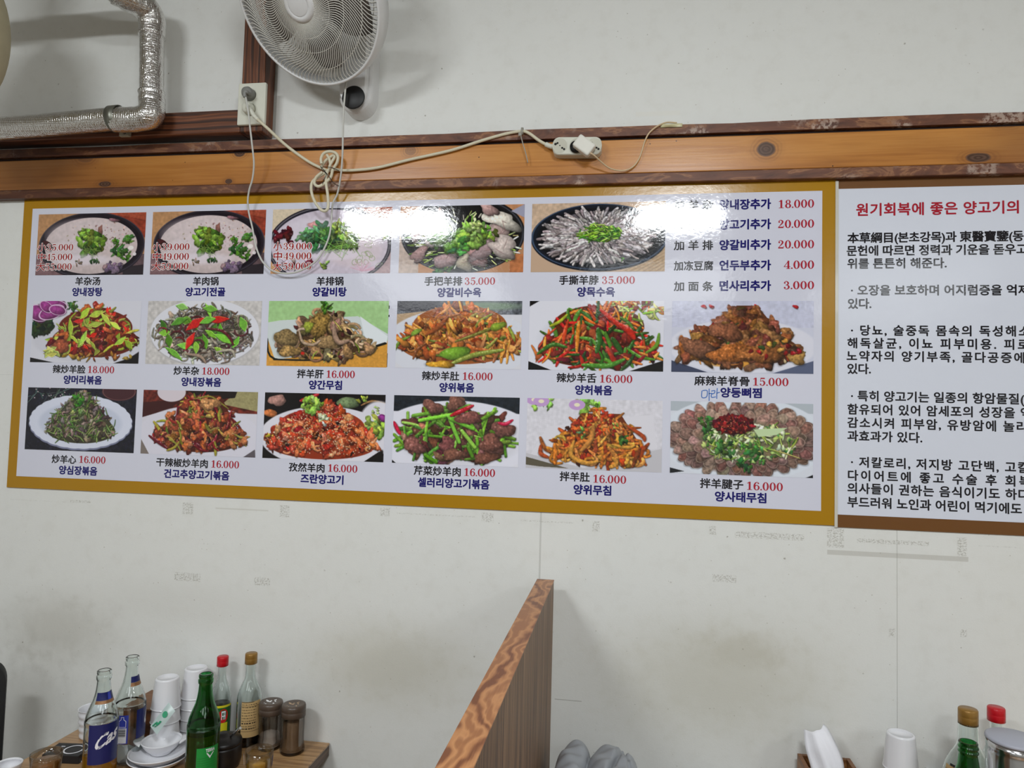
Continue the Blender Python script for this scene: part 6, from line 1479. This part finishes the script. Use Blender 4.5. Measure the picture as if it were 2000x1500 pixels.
bm = bm_new(); rows = []
A0, B0, C0 = at(1614, 1512, -.10), at(1610, 1460, -.085), at(1596, 1428, -.07)
ctr = catmull([at(1622, 1530, -.11), at(1617, 1495, -.10), at(1606, 1460, -.09), at(1597, 1432, -.075), at(1592, 1424, -.066)], 6)
for i, c_ in enumerate(ctr):
    t = i / (len(ctr) - 1); hw_ = .034 + .005 * math.sin(t * 5) - .006 * t ** 3; row = []
    for j in range(13):
        u = j / 6 - 1; row.append(bm.verts.new(c_ + Vector((hw_ * u, .012 * u * u - .005 * math.cos(u * 7 + t * 3) * (1 - .4 * t) - (.01 * (1 - u * u)), .006 * u * (.4 + t)))))
    rows.append(row)
for A_, B_ in zip(rows, rows[1:]):
    for j in range(12): bm.faces.new((A_[j], A_[j + 1], B_[j + 1], B_[j])).smooth = True
o = part('tissue', bm, M_TISSUE); md = o.modifiers.new('thickness', 'SOLIDIFY'); md.thickness = .001
tag(o, 'white tissue pulled up out of the wooden tissue box', 'tissue', loc=ctr[1])

# ------------------------------------------------------------------ chairs with what hangs on them
M_BLKSEAT = plain('black_seat_vinyl', (22, 22, 25), .55, .1, 30, .1); M_CHLEG = plain('black_chair_leg', (20, 20, 20), .5)
def rounded_slab(bm, cx, cy, z0, z1, tx, wy, rr_, lean=0.0):
    """an upholstered back: thickness along x, width along y, round corners"""
    n_ = 20
    loops = []
    for k_, (ox, ins) in enumerate(((-tx / 2, .014), (-tx / 2 + .008, .003), (-tx / 4, 0), (tx / 4, 0), (tx / 2 - .008, .003), (tx / 2, .014))):
        pts = []
        hy, hz = wy / 2 - ins, (z1 - z0) / 2 - ins; zc_ = (z0 + z1) / 2
        for qx, qz, a0 in ((1, 1, 0), (-1, 1, 90), (-1, -1, 180), (1, -1, 270)):
            for i in range(n_ // 2 + 1):
                a = math.radians(a0 + 90 * i / (n_ // 2)); y = cy + qx * (hy - rr_) + rr_ * math.cos(a); z = zc_ + qz * (hz - rr_) + rr_ * math.sin(a)
                pts.append((cx + ox + lean * (z - z0), y, z))
        loops.append(pts)
    loft(bm, loops, 0, True)
def chair(label, cx, cy, zback, face, th, wy, lean):
    root = thing('padded_chair', label, 'chair', (cx, cy, 0))
    bm = bm_new(); rounded_slab(bm, cx, cy, .50, zback, th, wy, .07, lean); part('backrest', bm, M_BLKSEAT, root, True)
    bm = bm_new(); add_box(bm, min(cx, cx + face * .44), max(cx, cx + face * .44), cy - .21, cy + .21, .40, .47, .02, 3); part('seat', bm, M_BLKSEAT, root, True)
    for a in (.03, .41):
        for b_ in (-.18, .18):
            bm = bm_new(); X = cx + face * a; add_tube(bm, [(X, cy + b_, 0), (X, cy + b_, .41)], .013, 12); part('leg', bm, M_CHLEG, root, True)
    for b_ in (-.12, .12):
        bm = bm_new(); add_tube(bm, [(cx, cy + b_, .43), (cx, cy + b_, .56)], .012, 12); part('back_post', bm, M_CHLEG, root, True)
    return root
yc = -.30; e_ = at(21, 1330, -.15); zt_ = at(2, 1287, -.2).z
chair('black padded chair back at the lower left edge', e_.x - .038, yc, zt_, -1, .075, .30, .0)
# grey jacket over a chair near the partition
M_JACKET = plain('grey_quilted_nylon', (156, 160, 166), .5, .05, 20, .15)
cj = at(1172, 1449, -.30); zt_ = cj.z
chair('black chair under the grey jacket right of the partition', cj.x, -.30, zt_ - .14, 1, .04, .26, 0)
def jacket():
    t = bmesh.new(); NX, NY = 110, 80; g = {}
    m_ = .00117
    lobes = [(at(1114, 1450, -.30).x, -.27, .047, .17, zt_ - .048), (at(1198, 1450, -.30).x, -.30, .076, .20, zt_ - .046)]
    x0, x1, y0, y1 = lobes[0][0] - .05, lobes[1][0] + .075, -.52, -.09
    for i in range(NX + 1):
        for j in range(NY + 1):
            x = x0 + (x1 - x0) * i / NX; y = y0 + (y1 - y0) * j / NY; best = None
            for k_, (cx, cy, rx, ry, zt) in enumerate(lobes):
                xs = x - cx - .10 * (y - cy) * (1 if k_ == 0 else -.1)
                q = abs(xs / rx) ** 2.3 + abs((y - cy) / ry) ** 2.3
                if q < 1:
                    z = zt - .035 * q - .07 * q ** 3 - .10 * q ** 9
                    if k_ == 1: z -= .016 * math.exp(-((xs + .004 - .25 * (y - cy)) / .006) ** 2) + .008 * math.exp(-((xs - .04 + .15 * (y - cy)) / .005) ** 2)
                    z += .003 * math.sin(y * 60 + xs * 90 + k_ * 2) + .002 * math.sin(y * 130 - xs * 70)
                    if best is None or z > best: best = z
            if best is not None: g[i, j] = t.verts.new((x, y, best))
    for i in range(NX):
        for j in range(NY):
            c4 = [(i, j), (i + 1, j), (i + 1, j + 1), (i, j + 1)]
            if all(c in g for c in c4): t.faces.new([g[c] for c in c4]).smooth = True
    bmesh.ops.delete(t, geom=[v for v in t.verts if not v.link_faces], context='VERTS')
    rim = [e for e in t.edges if len(e.link_faces) == 1]
    ex = bmesh.ops.extrude_edge_only(t, edges=rim)['geom']
    for v in ex:
        if isinstance(v, bmesh.types.BMVert): v.co.z = min(v.co.z - .12, zt_ - .40)
    return t
o = part('jacket', jacket(), M_JACKET); md = o.modifiers.new('thickness', 'SOLIDIFY'); md.thickness = .006
tag(o, 'grey padded jacket hung over the chair right of the partition', 'jacket', loc=(cj.x, -.30, .5))
